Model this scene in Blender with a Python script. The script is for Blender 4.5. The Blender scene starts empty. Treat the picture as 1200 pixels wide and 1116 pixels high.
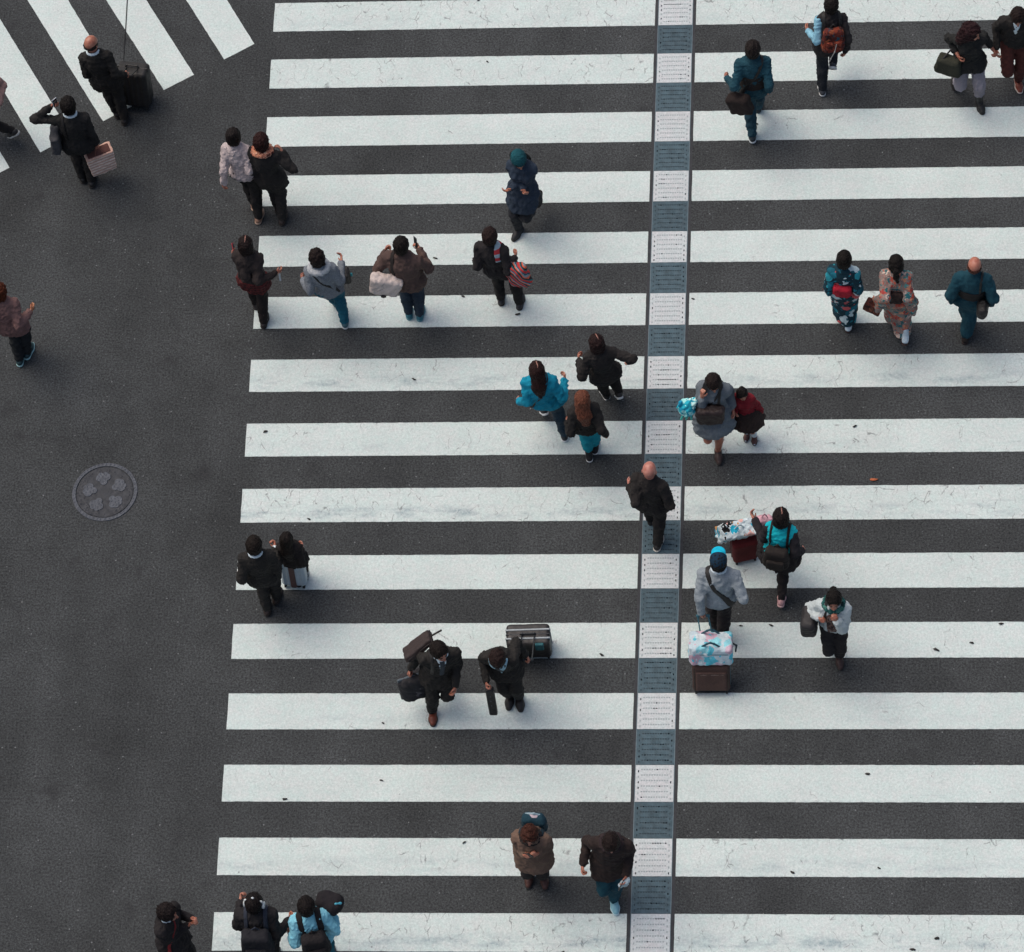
import bpy, math, random, time
import numpy as np
import openvdb as vdb
T0 = time.time()
random.seed(7); np.random.seed(7)
scene = bpy.context.scene
COL = scene.collection
rad = math.radians

# ------------------------------------------------------------------ camera solved from the crossing's stripes
CF, CP, CY, CR = 3909.41, rad(61.0), -0.155790908, -0.142603973      # focal (photo px), depression, yaw, roll
CC = np.array([4.14779998, -26.12803371, 34.8524392])
def cam_axes():
    f = np.array([math.sin(CY)*math.cos(CP), math.cos(CY)*math.cos(CP), -math.sin(CP)])
    rt = np.array([math.cos(CY), -math.sin(CY), 0.0]); up = np.cross(rt, f)
    return math.cos(CR)*rt + math.sin(CR)*up, -math.sin(CR)*rt + math.cos(CR)*up, f
RT, UP, FW = cam_axes()
def U(x, y, z=0.0):
    """point of the place seen at photo position x, y and standing z metres above the road"""
    d = RT*(x-600)/CF - UP*(y-558)/CF + FW
    return CC + d*((z-CC[2])/d[2])

# ------------------------------------------------------------------ small helpers
def nrm(v):
    v = np.asarray(v, float); n = np.linalg.norm(v)
    return v/n if n > 1e-9 else v
def V(*a): return np.array(a, float)
ZUP = V(0, 0, 1)
def lerp(a, b, t): return a + (b-a)*t
def srgb(h):
    h = h.lstrip('#'); c = [int(h[i:i+2], 16)/255 for i in (0, 2, 4)]
    return tuple(x/12.92 if x <= .04045 else ((x+.055)/1.055)**2.4 for x in c)

def tag(o, label=None, cat=None, group=None, kind=None):
    if label: o['label'] = label
    if cat: o['category'] = cat
    if group: o['group'] = group
    if kind: o['kind'] = kind
    return o
def thing(name, label, cat, loc, group=None):
    o = bpy.data.objects.new(name, None); COL.objects.link(o)
    o.empty_display_size = .1
    o.location = [float(v) for v in loc]
    return tag(o, label, cat, group)
def mesh_obj(name, verts, faces, mat, parent=None, base=None, smooth=True):
    """one mesh object; verts are world coordinates, base its origin"""
    verts = np.asarray(verts, np.float64)
    root = parent
    if base is None:
        base = np.zeros(3)
        if parent is not None:
            r = parent
            while r.parent is not None: r = r.parent
            base = np.array(r.location)
    v = (verts-base).astype(np.float32)
    me = bpy.data.meshes.new(name)
    if isinstance(faces, np.ndarray):
        n, k = faces.shape
        me.vertices.add(len(v)); me.vertices.foreach_set('co', v.ravel())
        me.loops.add(n*k); me.loops.foreach_set('vertex_index', faces.astype(np.int32).ravel())
        me.polygons.add(n); me.polygons.foreach_set('loop_start', np.arange(0, n*k, k, dtype=np.int32))
        me.polygons.foreach_set('loop_total', np.full(n, k, np.int32))
        me.update(calc_edges=True); me.validate()
    else:
        me.from_pydata([tuple(map(float, p)) for p in v], [], faces); me.update()
    me.polygons.foreach_set('use_smooth', [bool(smooth)]*len(me.polygons))
    if mat: me.materials.append(mat)
    o = bpy.data.objects.new(name, me); COL.objects.link(o)
    if parent is not None: o.parent = parent
    else: o.location = base
    return o

# ------------------------------------------------------------------ signed distance fields -> meshes
class F:
    def __init__(s, lo, hi, h):
        s.h = h; s.lo = np.asarray(lo, float)-2*h; hi = np.asarray(hi, float)+2*h
        n = np.ceil((hi-s.lo)/h).astype(int)+1
        s.ax = [(s.lo[i]+h*np.arange(n[i])).astype(np.float32) for i in range(3)]
        s.d = np.full(n, .25, np.float32)
    def like(s, d=None):
        o = F.__new__(F); o.h, o.lo, o.ax = s.h, s.lo, s.ax
        o.d = s.d.copy() if d is None else d
        return o
    def blk(s, lo, hi):
        i0 = [max(0, int((lo[i]-s.lo[i])/s.h)) for i in range(3)]
        i1 = [min(s.d.shape[i], int((hi[i]-s.lo[i])/s.h)+2) for i in range(3)]
        if any(i1[i] <= i0[i] for i in range(3)): return None
        sl = tuple(slice(i0[i], i1[i]) for i in range(3))
        return sl, s.ax[0][sl[0]][:, None, None], s.ax[1][sl[1]][None, :, None], s.ax[2][sl[2]][None, None, :]
    def P(s): return s.ax[0][:, None, None], s.ax[1][None, :, None], s.ax[2][None, None, :]
    def comb(s, sl, d, k, sub):
        a = s.d[sl]
        if sub:
            d = -d; h = np.maximum(k-np.abs(a-d), 0)/k; s.d[sl] = np.maximum(a, d)+h*h*k*.25
        else:
            h = np.maximum(k-np.abs(a-d), 0)/k; s.d[sl] = np.minimum(a, d)-h*h*k*.25
    def cap(s, a, b, ra, rb=None, k=.02, flat=None, sub=False):
        a = np.asarray(a, float); b = np.asarray(b, float); rb = ra if rb is None else rb
        m = max(ra, rb)+k+.02
        B = s.blk(np.minimum(a, b)-m, np.maximum(a, b)+m)
        if B is None: return s
        sl, x, y, z = B
        px, py, pz = x-a[0], y-a[1], z-a[2]; ab = b-a
        if flat is not None:
            n, f = nrm(flat[0]), flat[1]-1
            q = (px*n[0]+py*n[1]+pz*n[2])*f
            px, py, pz = px+q*n[0], py+q*n[1], pz+q*n[2]
            ab = ab+n*f*ab.dot(n)
        L = max(ab.dot(ab), 1e-9)
        t = np.clip((px*ab[0]+py*ab[1]+pz*ab[2])/L, 0, 1)
        d = np.sqrt((px-t*ab[0])**2+(py-t*ab[1])**2+(pz-t*ab[2])**2)-(ra+(rb-ra)*t)
        s.comb(sl, d.astype(np.float32), k, sub); return s
    def ell(s, c, r, R=None, k=.02, sub=False):
        c = np.asarray(c, float); r = np.asarray(r, float); m = r.max()+k+.02
        B = s.blk(c-m, c+m)
        if B is None: return s
        sl, x, y, z = B
        px, py, pz = x-c[0], y-c[1], z-c[2]
        if R is None: R = np.eye(3)
        q = [(px*R[i][0]+py*R[i][1]+pz*R[i][2]) for i in range(3)]
        k0 = np.sqrt(sum((q[i]/r[i])**2 for i in range(3)))
        k1 = np.sqrt(sum((q[i]/r[i]**2)**2 for i in range(3)))+1e-6
        s.comb(sl, (k0*(k0-1)/k1).astype(np.float32), k, sub); return s
    def box(s, c, hf, R=None, r=.02, k=.01, sub=False, taper=0.0):
        c = np.asarray(c, float); hf = np.asarray(hf, float); m = np.linalg.norm(hf)+k+.02
        B = s.blk(c-m, c+m)
        if B is None: return s
        sl, x, y, z = B
        px, py, pz = x-c[0], y-c[1], z-c[2]
        if R is None: R = np.eye(3)
        q = [(px*R[i][0]+py*R[i][1]+pz*R[i][2]) for i in range(3)]
        if taper:
            w = 1-taper*np.clip(q[2]/hf[2], -1, 1)
            q[0] = q[0]/w; q[1] = q[1]/w
        q = [np.abs(q[i])-(hf[i]-r) for i in range(3)]
        d = np.sqrt(sum(np.maximum(a, 0)**2 for a in q))+np.minimum(np.maximum(np.maximum(q[0], q[1]), q[2]), 0)-r
        s.comb(sl, d.astype(np.float32), k, sub); return s
    def cyl(s, a, b, r, k=.004, sub=False):
        a = np.asarray(a, float); b = np.asarray(b, float); m = r+k+.02
        B = s.blk(np.minimum(a, b)-m, np.maximum(a, b)+m)
        if B is None: return s
        sl, x, y, z = B
        c = (a+b)/2; ax = nrm(b-a); h = np.linalg.norm(b-a)/2
        px, py, pz = x-c[0], y-c[1], z-c[2]
        t = px*ax[0]+py*ax[1]+pz*ax[2]
        rr = np.sqrt(np.maximum(px*px+py*py+pz*pz-t*t, 0))
        e = .003
        dx, dy = rr-(r-e), np.abs(t)-(h-e)
        d = np.sqrt(np.maximum(dx, 0)**2+np.maximum(dy, 0)**2)+np.minimum(np.maximum(dx, dy), 0)-e
        s.comb(sl, d.astype(np.float32), k, sub); return s
    def chain(s, pts, r, k=.015, flat=None):
        r = r if isinstance(r, (list, tuple)) else [r]*len(pts)
        for i in range(len(pts)-1): s.cap(pts[i], pts[i+1], r[i], r[i+1], k, flat)
        return s
    def plane(s, p, n):
        """keeps the side n points away from"""
        p = np.asarray(p, float); n = nrm(n); x, y, z = s.P()
        s.d = np.maximum(s.d, ((x-p[0])*n[0]+(y-p[1])*n[1]+(z-p[2])*n[2]).astype(np.float32)); return s
    def slab(s, p, n, half):
        p = np.asarray(p, float); n = nrm(n); x, y, z = s.P()
        s.d = np.maximum(s.d, (np.abs((x-p[0])*n[0]+(y-p[1])*n[1]+(z-p[2])*n[2])-half).astype(np.float32)); return s
    def folds(s, amp, wl, seed=0, n=7, deep=.0055):
        """cloth creases: a sum of waves pushed into the surface"""
        r = np.random.RandomState(abs(int(seed))); near = np.abs(s.d) < amp*4+s.h*3
        idx = np.nonzero(near)
        X, Y, Z = s.ax[0][idx[0]], s.ax[1][idx[1]], s.ax[2][idx[2]]
        tot = np.zeros(len(X), np.float32)
        for i in range(n):
            k = r.normal(size=3)*V(1, 1, .75); k = k/np.linalg.norm(k)*2*math.pi/(wl*r.uniform(.6, 1.7))
            w = np.sin(X*k[0]+Y*k[1]+Z*k[2]+r.uniform(0, 6.28)+.9*np.sin(X*k[1]*.6+Y*k[2]*.6-Z*k[0]*.6))
            tot += (1-np.abs(w)*1.6) if i % 2 else w
        s.d[idx] += np.minimum(tot/n**.5*amp, deep); return s
    def at(s, p):
        i = [int(round(min(max((p[j]-s.lo[j])/s.h, 1), s.d.shape[j]-2))) for j in range(3)]
        d = float(s.d[i[0], i[1], i[2]])
        g = V(*[float(s.d[tuple(i[q]+(1 if q == j else 0) for q in range(3))]-s.d[tuple(i[q]-(1 if q == j else 0) for q in range(3))]) for j in range(3)])
        return d, nrm(g)
    def push(s, p, off):
        p = np.array(p, float)
        for _ in range(6):
            d, g = s.at(p)
            if d >= off-.002: break
            p = p+g*(off-d)*.9
        return p
    def mesh(s):
        g = vdb.FloatGrid(background=.25); g.copyFromArray(np.ascontiguousarray(s.d, np.float32))
        p, q = g.convertToQuads(0.0)
        return np.asarray(p, np.float64)*s.h+s.lo, np.asarray(q)
    def obj(s, name, mat, parent=None, base=None):
        v, q = s.mesh()
        if len(q) == 0:
            print('EMPTY', name, parent.name if parent else ''); return None
        return mesh_obj(name, v, q, mat, parent, base)
def field(pts, pad, h):
    pts = np.array(pts, float); return F(pts.min(0)-pad, pts.max(0)+pad, h)

# ------------------------------------------------------------------ materials
MATS = {}
def newmat(name):
    m = bpy.data.materials.new(name); m.use_nodes = True
    nt = m.node_tree; b = nt.nodes['Principled BSDF']
    return m, nt, b
class N:
    def __init__(s, nt): s.nt = nt
    def __call__(s, t, **kw):
        n = s.nt.nodes.new(t); ins = kw.pop('ins', {})
        for k, v in kw.items(): setattr(n, k, v)
        for k, v in ins.items():
            if isinstance(v, bpy.types.NodeSocket): s.nt.links.new(v, n.inputs[k])
            else: n.inputs[k].default_value = v
        return n
    def math(s, op, a, b=None, c=None, clamp=False):
        n = s.nt.nodes.new('ShaderNodeMath'); n.operation = op; n.use_clamp = clamp
        for i, v in enumerate((a, b, c)):
            if v is None: continue
            if isinstance(v, bpy.types.NodeSocket): s.nt.links.new(v, n.inputs[i])
            else: n.inputs[i].default_value = v
        return n.outputs[0]
    def mix(s, f, a, b, blend='MIX'):
        n = s.nt.nodes.new('ShaderNodeMix'); n.data_type = 'RGBA'; n.blend_type = blend
        for i, v in ((0, f), (6, a), (7, b)):
            if isinstance(v, bpy.types.NodeSocket): s.nt.links.new(v, n.inputs[i])
            else: n.inputs[i].default_value = v if i == 0 else (*v[:3], 1)
        return n.outputs[2]
    def ramp(s, f, stops, mode='LINEAR'):
        n = s.nt.nodes.new('ShaderNodeValToRGB'); cr = n.color_ramp; cr.interpolation = mode
        while len(cr.elements) < len(stops): cr.elements.new(.5)
        for e, (p, c) in zip(cr.elements, stops):
            e.position = p; e.color = (*c, 1) if not isinstance(c, (int, float)) else (c, c, c, 1)
        s.nt.links.new(f, n.inputs[0]); return n.outputs[0]
    def mapr(s, v, a, b, c=0., d=1.):
        n = s.nt.nodes.new('ShaderNodeMapRange'); n.clamp = True
        s.nt.links.new(v, n.inputs[0])
        for i, q in enumerate((a, b, c, d)): n.inputs[i+1].default_value = q
        return n.outputs[0]
    def noise(s, vec, scale, detail=2., rough=.5):
        return s('ShaderNodeTexNoise', ins={'Vector': vec, 'Scale': scale, 'Detail': detail, 'Roughness': rough}).outputs[0]
    def bump(s, h, strength, dist, b):
        n = s('ShaderNodeBump', ins={'Height': h, 'Strength': strength, 'Distance': dist})
        s.nt.links.new(n.outputs[0], b.inputs['Normal'])

def cloth(col, pat=None, cols=(), rough=.88, scale=9., var=.16, sheen=.0):
    """woven cloth: slow tone drift, a fine weave in the bump, an optional printed or woven pattern"""
    if isinstance(col, str): col = srgb(col)
    cols = [srgb(c) if isinstance(c, str) else c for c in cols]
    key = (col, pat, tuple(cols), rough, scale, var)
    if key in MATS: return MATS[key]
    m, nt, b = newmat('cloth'); n = N(nt)
    tc = n('ShaderNodeTexCoord').outputs['Object']
    c = n.mix(0., col, col)
    if pat in ('floral', 'blotch'):
        wob = n('ShaderNodeTexNoise', ins={'Vector': tc, 'Scale': scale*1.3, 'Detail': 2.})
        vec = n('ShaderNodeVectorMath', operation='MULTIPLY_ADD', ins={0: wob.outputs[1], 1: (.09, .09, .09), 2: tc}).outputs[0]
        vo = n('ShaderNodeTexVoronoi', ins={'Vector': vec, 'Scale': scale})
        sep = n('ShaderNodeSeparateColor', ins={0: vo.outputs['Color']})
        k = len(cols)
        tint = n.ramp(sep.outputs[0], [(i/k, q) for i, q in enumerate(cols)], 'CONSTANT')
        lim = .64 if pat == 'floral' else .62
        mask = n.math('LESS_THAN', n.math('MULTIPLY', vo.outputs['Distance'], n.math('ADD', .7, sep.outputs[1])), lim)
        c = n.mix(mask, c, tint)
        vo2 = n('ShaderNodeTexVoronoi', ins={'Vector': vec, 'Scale': scale*2.6})
        s2 = n('ShaderNodeSeparateColor', ins={0: vo2.outputs['Color']})
        t2 = n.ramp(s2.outputs[1], [(i/k, q) for i, q in enumerate(cols[::-1])], 'CONSTANT')
        c = n.mix(n.math('MULTIPLY', n.math('LESS_THAN', vo2.outputs['Distance'], .34), n.math('GREATER_THAN', s2.outputs[0], .45)), c, t2)
    elif pat in ('plaid', 'check', 'stripe', 'rings'):
        sx = n('ShaderNodeSeparateXYZ', ins={0: tc})
        def band(o, f, th):
            return n.math('GREATER_THAN', n.math('SINE', n.math('MULTIPLY', o, f)), th)
        if pat == 'rings':
            c = n.mix(band(sx.outputs[2], 6.283/(.5/scale), 0.), c, cols[0])
        elif pat == 'stripe':
            o = n.math('ADD', sx.outputs[0], n.math('ADD', n.math('MULTIPLY', sx.outputs[2], .8), n.math('MULTIPLY', sx.outputs[1], .4)))
            o = n.math('ADD', o, n.math('MULTIPLY', n.noise(tc, 5.), .12))
            c = n.ramp(n.math('FRACT', n.math('MULTIPLY', o, scale)), [(i/len(cols), q) for i, q in enumerate(cols)], 'CONSTANT')
        else:
            a1 = band(n.math('ADD', sx.outputs[0], sx.outputs[1]), 6.283/(.6/scale), .3)
            a2 = band(sx.outputs[2], 6.283/(.6/scale), .3)
            c = n.mix(n.math('MULTIPLY', a1, .55), c, cols[0]); c = n.mix(n.math('MULTIPLY', a2, .55), c, cols[-1])
    elif pat == 'melange':
        c = n.mix(n.mapr(n.noise(tc, 55., 3., .7), .4, .62), c, cols[0])
    slow = n.mapr(n.noise(tc, 4.5, 3.), .3, .7, 1-var, 1+var)
    fine = n.mapr(n.noise(tc, 70., 2.), .25, .75, 1-var*.8, 1+var*.8)
    c = n.mix(1., c, n('ShaderNodeCombineColor', ins={0: n.math('MULTIPLY', slow, fine), 1: n.math('MULTIPLY', slow, fine), 2: n.math('MULTIPLY', slow, fine)}).outputs[0], 'MULTIPLY')
    nt.links.new(c, b.inputs['Base Color'])
    b.inputs['Roughness'].default_value = rough; b.inputs['Specular IOR Level'].default_value = .25
    n.bump(n.noise(tc, 28., 4., .6), .35, .012, b)
    MATS[key] = m; return m
def hairmat(col):
    if isinstance(col, str): col = srgb(col)
    key = ('hair', col)
    if key in MATS: return MATS[key]
    m, nt, b = newmat('hair'); n = N(nt)
    tc = n('ShaderNodeTexCoord').outputs['Object']
    sc = n('ShaderNodeMapping', ins={0: tc, 3: (60., 60., 9.)}).outputs[0]
    s = n.noise(sc, 1.6, 3., .6)
    c = n.mix(n.mapr(s, .35, .7), tuple(x*.35 for x in col), tuple(min(1, x*1.25+.001) for x in col))
    nt.links.new(c, b.inputs['Base Color']); b.inputs['Roughness'].default_value = .55
    b.inputs['Specular IOR Level'].default_value = .15
    n.bump(s, .8, .016, b)
    MATS[key] = m; return m
def skinmat(col=(.42, .175, .115)):
    key = ('skin', col)
    if key in MATS: return MATS[key]
    m, nt, b = newmat('skin'); n = N(nt)
    tc = n('ShaderNodeTexCoord').outputs['Object']
    c = n.mix(n.mapr(n.noise(tc, 16., 4., .65), .36, .64), (col[0]*1.06, col[1]*1.12, col[2]*1.12), (col[0]*.80, col[1]*.62, col[2]*.58))
    nt.links.new(c, b.inputs['Base Color']); b.inputs['Roughness'].default_value = .42
    b.inputs['Specular IOR Level'].default_value = .5
    n.bump(n.noise(tc, 120., 2.), .2, .003, b)
    MATS[key] = m; return m
def plain(col, rough=.5, metal=0., var=.1, bump=.0):
    """leather, plastic or metal with scuffs"""
    if isinstance(col, str): col = srgb(col)
    key = ('plain', col, rough, metal, bump)
    if key in MATS: return MATS[key]
    m, nt, b = newmat('surface'); n = N(nt)
    tc = n('ShaderNodeTexCoord').outputs['Object']
    v = n.mapr(n.noise(tc, 12., 5., .65), .3, .72, 1-var, 1+var)
    c = n.mix(1., col, n('ShaderNodeCombineColor', ins={0: v, 1: v, 2: v}).outputs[0], 'MULTIPLY')
    nt.links.new(c, b.inputs['Base Color'])
    nt.links.new(n.mapr(n.noise(tc, 20., 4.), .3, .7, rough-.08, min(1, rough+.14)), b.inputs['Roughness'])
    b.inputs['Metallic'].default_value = metal
    if bump: n.bump(n.noise(tc, 40., 3.), bump, .006, b)
    MATS[key] = m; return m
# ------------------------------------------------------------------ the road and its paint
PIT, SW = 0.9, 0.456
def xl(Y): return -2.16417835-0.01085*Y           # where the stripes begin
def dx(X, Y): return X+.015*Y                     # lines along the drain
K0, K1 = -2, 17
YT, YB = -K0*PIT, -(K1-1)*PIT-SW

def asphalt_mat():
    m, nt, b = newmat('asphalt'); n = N(nt)
    p = n('ShaderNodeNewGeometry').outputs['Position']
    g = n.noise(p, 42., 3., .75); g2 = n.noise(p, 110., 2.)
    big = n.noise(p, .55, 3.); mid = n.noise(p, 3.2, 4., .6)
    v = n.math('MULTIPLY', n.mapr(g, .30, .72, .30, 1.85), n.mapr(g2, .3, .7, .7, 1.35))
    v = n.math('MULTIPLY', v, n.mapr(big, .32, .68, .84, 1.2)); v = n.math('MULTIPLY', v, n.mapr(mid, .3, .7, .90, 1.12))
    st = n('ShaderNodeMapping', ins={0: p, 3: (.9, .14, 1.)}).outputs[0]
    v = n.math('MULTIPLY', v, n.mapr(n.noise(st, 1.6, 4., .6), .35, .66, .92, 1.12))
    c = n.mix(1., (.0425, .0458, .0468), n('ShaderNodeCombineColor', ins={0: v, 1: v, 2: v}).outputs[0], 'MULTIPLY')
    vo = n('ShaderNodeTexVoronoi', ins={'Vector': p, 'Scale': 26.})
    sp = n('ShaderNodeSeparateColor', ins={0: vo.outputs['Color']})
    speck = n.math('MULTIPLY', n.math('LESS_THAN', vo.outputs['Distance'], .24), n.math('GREATER_THAN', sp.outputs[0], .955))
    c = n.mix(n.math('MULTIPLY', speck, n.mapr(sp.outputs[1], 0, 1, .1, .8)), c, (.2, .21, .215))
    # pale scuffs
    sc = n.math('MULTIPLY', n.mapr(n.noise(p, 1.3, 5., .7), .62, .72), n.mapr(n.noise(p, 14., 4., .7), .5, .7))
    c = n.mix(n.math('MULTIPLY', sc, .22), c, (.13, .14, .15))
    oil = n.math('MULTIPLY', n.mapr(n.noise(p, 2.1, 3., .5), .64, .74), .45)
    c = n.mix(oil, c, (.024, .024, .026))
    cw = n('ShaderNodeTexNoise', ins={'Vector': p, 'Scale': 3., 'Detail': 5.})
    cv2 = n('ShaderNodeVectorMath', operation='MULTIPLY_ADD', ins={0: cw.outputs[1], 1: (.5, .5, 0.), 2: p}).outputs[0]
    cr = n('ShaderNodeTexVoronoi', feature='DISTANCE_TO_EDGE', ins={'Vector': cv2, 'Scale': .55})
    crk = n.math('MULTIPLY', n.mapr(cr.outputs['Distance'], .002, .009, 1., 0.), n.mapr(n.noise(p, .8, 3.), .5, .6))
    c = n.mix(n.math('MULTIPLY', crk, .22), c, (.018, .018, .02))
    nt.links.new(c, b.inputs['Base Color']); b.inputs['Roughness'].default_value = .93
    b.inputs['Specular IOR Level'].default_value = .25
    n.bump(g, .5, .006, b)
    return m
def paint_mat(name, col, worn=True):
    m, nt, b = newmat(name); n = N(nt)
    geo = n('ShaderNodeNewGeometry').outputs['Position']
    oc = n('ShaderNodeTexCoord').outputs['Object']
    o = n('ShaderNodeSeparateXYZ', ins={0: oc})
    def attr(k): return n('ShaderNodeAttribute', attribute_type='OBJECT', attribute_name=k).outputs['Fac']
    g = n.noise(geo, 38., 3., .75); g2 = n.noise(geo, 80., 2.)
    v = n.math('MULTIPLY', n.mapr(g, .30, .72, .85, 1.12), n.mapr(g2, .3, .7, .93, 1.07))
    v = n.math('MULTIPLY', v, n.mapr(n.noise(geo, 1.4, 4.), .3, .7, .95, 1.04))
    c = n.mix(1., col, n('ShaderNodeCombineColor', ins={0: v, 1: v, 2: v}).outputs[0], 'MULTIPLY')
    # old paint has gone faintly pink in places and green in others
    tn = n.mapr(n.math('ADD', n.math('MULTIPLY', n.noise(geo, 4.5, 3., .6), .55), n.math('MULTIPLY', n.noise(geo, 19., 2.), .45)), .38, .62)
    c = n.mix(n.math('MULTIPLY', tn, .9), c, n.mix(1., c, (1.085, .985, 1.0), 'MULTIPLY'))
    # tyre wear: a blue-grey band along the lower edge and loose patches
    band = n.math('MULTIPLY', n.mapr(o.outputs[1], -.20, -.31, 0., 1.), n.mapr(o.outputs[1], -.44, -.36, 0., 1.))
    st = n('ShaderNodeMapping', ins={0: geo, 3: (2.2, 7., 1.)}).outputs[0]
    patch = n.mapr(n.noise(st, 1.0, 6., .68), .44, .66)
    fine = n.mapr(n.noise(geo, 24., 4., .7), .36, .62)
    w = n.math('MULTIPLY', n.math('MULTIPLY', band, patch), n.math('MULTIPLY', attr('wear'), n.math('ADD', .35, fine)))
    w = n.math('MULTIPLY', w, .8, clamp=True)
    loose = n.math('MULTIPLY', n.mapr(n.noise(geo, 1.15, 5., .7), .60, .74), n.math('MULTIPLY', fine, .42))
    w = n.math('MAXIMUM', w, n.math('MULTIPLY', loose, n.math('ADD', .35, attr('wear'))))
    tr = n('ShaderNodeMapping', ins={0: geo, 3: (.35, 9., 1.)}).outputs[0]
    streak = n.math('MULTIPLY', n.mapr(n.noise(tr, 1.7, 5., .65), .57, .72), n.mapr(n.noise(geo, 1.1, 3.), .46, .62))
    w = n.math('MAXIMUM', w, n.math('MULTIPLY', streak, .34))
    ed = n.math('MULTIPLY', n.mapr(n.math('ABSOLUTE', n.math('ADD', o.outputs[1], .228)), .205, .228), n.mapr(n.noise(geo, 16., 4., .7), .50, .66))
    w = n.math('MAXIMUM', w, n.math('MULTIPLY', ed, n.math('MULTIPLY', attr('ragged'), .75)))
    c = n.mix(w, c, (.26, .335, .36))
    # cracks: mostly across the stripe
    wob = n('ShaderNodeTexNoise', ins={'Vector': geo, 'Scale': 7., 'Detail': 4.})
    cv = n('ShaderNodeVectorMath', operation='MULTIPLY_ADD', ins={0: wob.outputs[1], 1: (.16, .16, 0.), 2: geo}).outputs[0]
    cv = n('ShaderNodeMapping', ins={0: cv, 3: (5.2, 2.1, 1.)}).outputs[0]
    vo = n('ShaderNodeTexVoronoi', feature='DISTANCE_TO_EDGE', ins={'Vector': cv, 'Scale': 1.35})
    line = n.mapr(vo.outputs['Distance'], .006, .022, 1., 0.)
    where = n.mapr(n.math('ADD', n.noise(geo, 1.9, 3.), n.math('MULTIPLY', n.math('SUBTRACT', attr('cracks'), .5), .42)), .50, .60)
    where = n.math('MULTIPLY', where, n.mapr(n.noise(geo, 9., 3.), .47, .60))
    c = n.mix(n.math('MULTIPLY', n.math('MULTIPLY', line, where), .58), c, (.06, .065, .07))
    # pinholes worn through to the asphalt
    ph = n('ShaderNodeTexVoronoi', ins={'Vector': geo, 'Scale': 9.})
    hs = n('ShaderNodeSeparateColor', ins={0: ph.outputs['Color']})
    pin = n.math('MULTIPLY', n.math('LESS_THAN', ph.outputs['Distance'], n.mapr(hs.outputs[1], 0, 1, .04, .11)), n.math('GREATER_THAN', hs.outputs[0], .93))
    c = n.mix(n.math('MULTIPLY', pin, .55), c, (.1, .1, .11))
    nt.links.new(c, b.inputs['Base Color']); b.inputs['Roughness'].default_value = .8
    b.inputs['Specular IOR Level'].default_value = .3
    n.bump(g, .35, .004, b)
    return m
ASPH = asphalt_mat()
WHITE = paint_mat('road_paint', (.562, .662, .632))
SLOTW = paint_mat('grate_white', (.53, .59, .59))

def quad(name, pts, mat, z=0., kind='structure', label=None, cat=None):
    o = mesh_obj(name, [(p[0], p[1], z) for p in pts], [list(range(len(pts)))], mat, smooth=False)
    return tag(o, label, cat, None, kind)
# the road is one sheet with the drain's slot left open
B = 300.; dl, dr = 2.8370-.004, 3.2789+.004
def dlx(Y): return dx(dl, Y)
def drx(Y): return dx(dr, Y)
vs = [(-B, -B), (B, -B), (B, YB), (drx(YB), YB), (dlx(YB), YB), (-B, YB), (-B, YT), (dlx(YT), YT), (drx(YT), YT), (B, YT), (B, B), (-B, B)]
tag(mesh_obj('road', [(x, y, 0) for x, y in vs], [[0, 1, 2, 3, 4, 5], [5, 4, 7, 6], [3, 2, 9, 8], [6, 7, 8, 9, 10, 11]], ASPH, smooth=False),
    'dark asphalt road surface of the crossing', 'road', None, 'structure')
# the channel under the grates
CONC = plain('#33363a', .9)
cv, cf = [], []
for Y in (YB, YT): cv += [(dlx(Y), Y, 0), (dlx(Y), Y, -.35), (drx(Y), Y, -.35), (drx(Y), Y, 0)]
tag(mesh_obj('drain_channel', cv, [[0, 1, 5, 4], [1, 2, 6, 5], [2, 3, 7, 6], [0, 3, 2, 1], [4, 5, 6, 7]], CONC, smooth=False),
    'dark channel under the line of drain grates', 'drain', None, 'structure')

def rough_quad(name, a, b, c, d, z, mat, seed, step=.02, amp=.0010):
    """painted stripe a-b-c-d (top left, top right, bottom right, bottom left) with the slightly ragged edge of sprayed paint"""
    r = np.random.RandomState(seed); a, b, c, d = [np.array(p[:2], float) for p in (a, b, c, d)]
    n = max(4, int(np.linalg.norm(b-a)/step))
    def jit(m):
        q = r.normal(size=m+4); q = (q[:-4]+q[1:-3]*1.5+q[2:-2]*1.5+q[3:-1])/2.5
        return q*amp
    j1, j2 = jit(n+1), jit(n+1); nn = nrm(np.array([*(d-a), 0]))[:2]
    rows = 5
    P = []
    for k in range(rows+1):
        t = k/rows
        for i in range(n+1):
            s = i/n
            p = lerp(lerp(a, b, s), lerp(d, c, s), t)
            p = p+nn*(j1[i]*(1-t)+j2[i]*t)
            if i in (0, n): p = p+nrm(np.array([*(b-a), 0]))[:2]*r.normal()*amp
            P.append((p[0], p[1], z))
    Fc = [[k*(n+1)+i, (k+1)*(n+1)+i, (k+1)*(n+1)+i+1, k*(n+1)+i+1] for k in range(rows) for i in range(n)]
    return mesh_obj(name, P, np.array(Fc), mat, None, V(a[0], a[1], 0), smooth=False)

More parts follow.
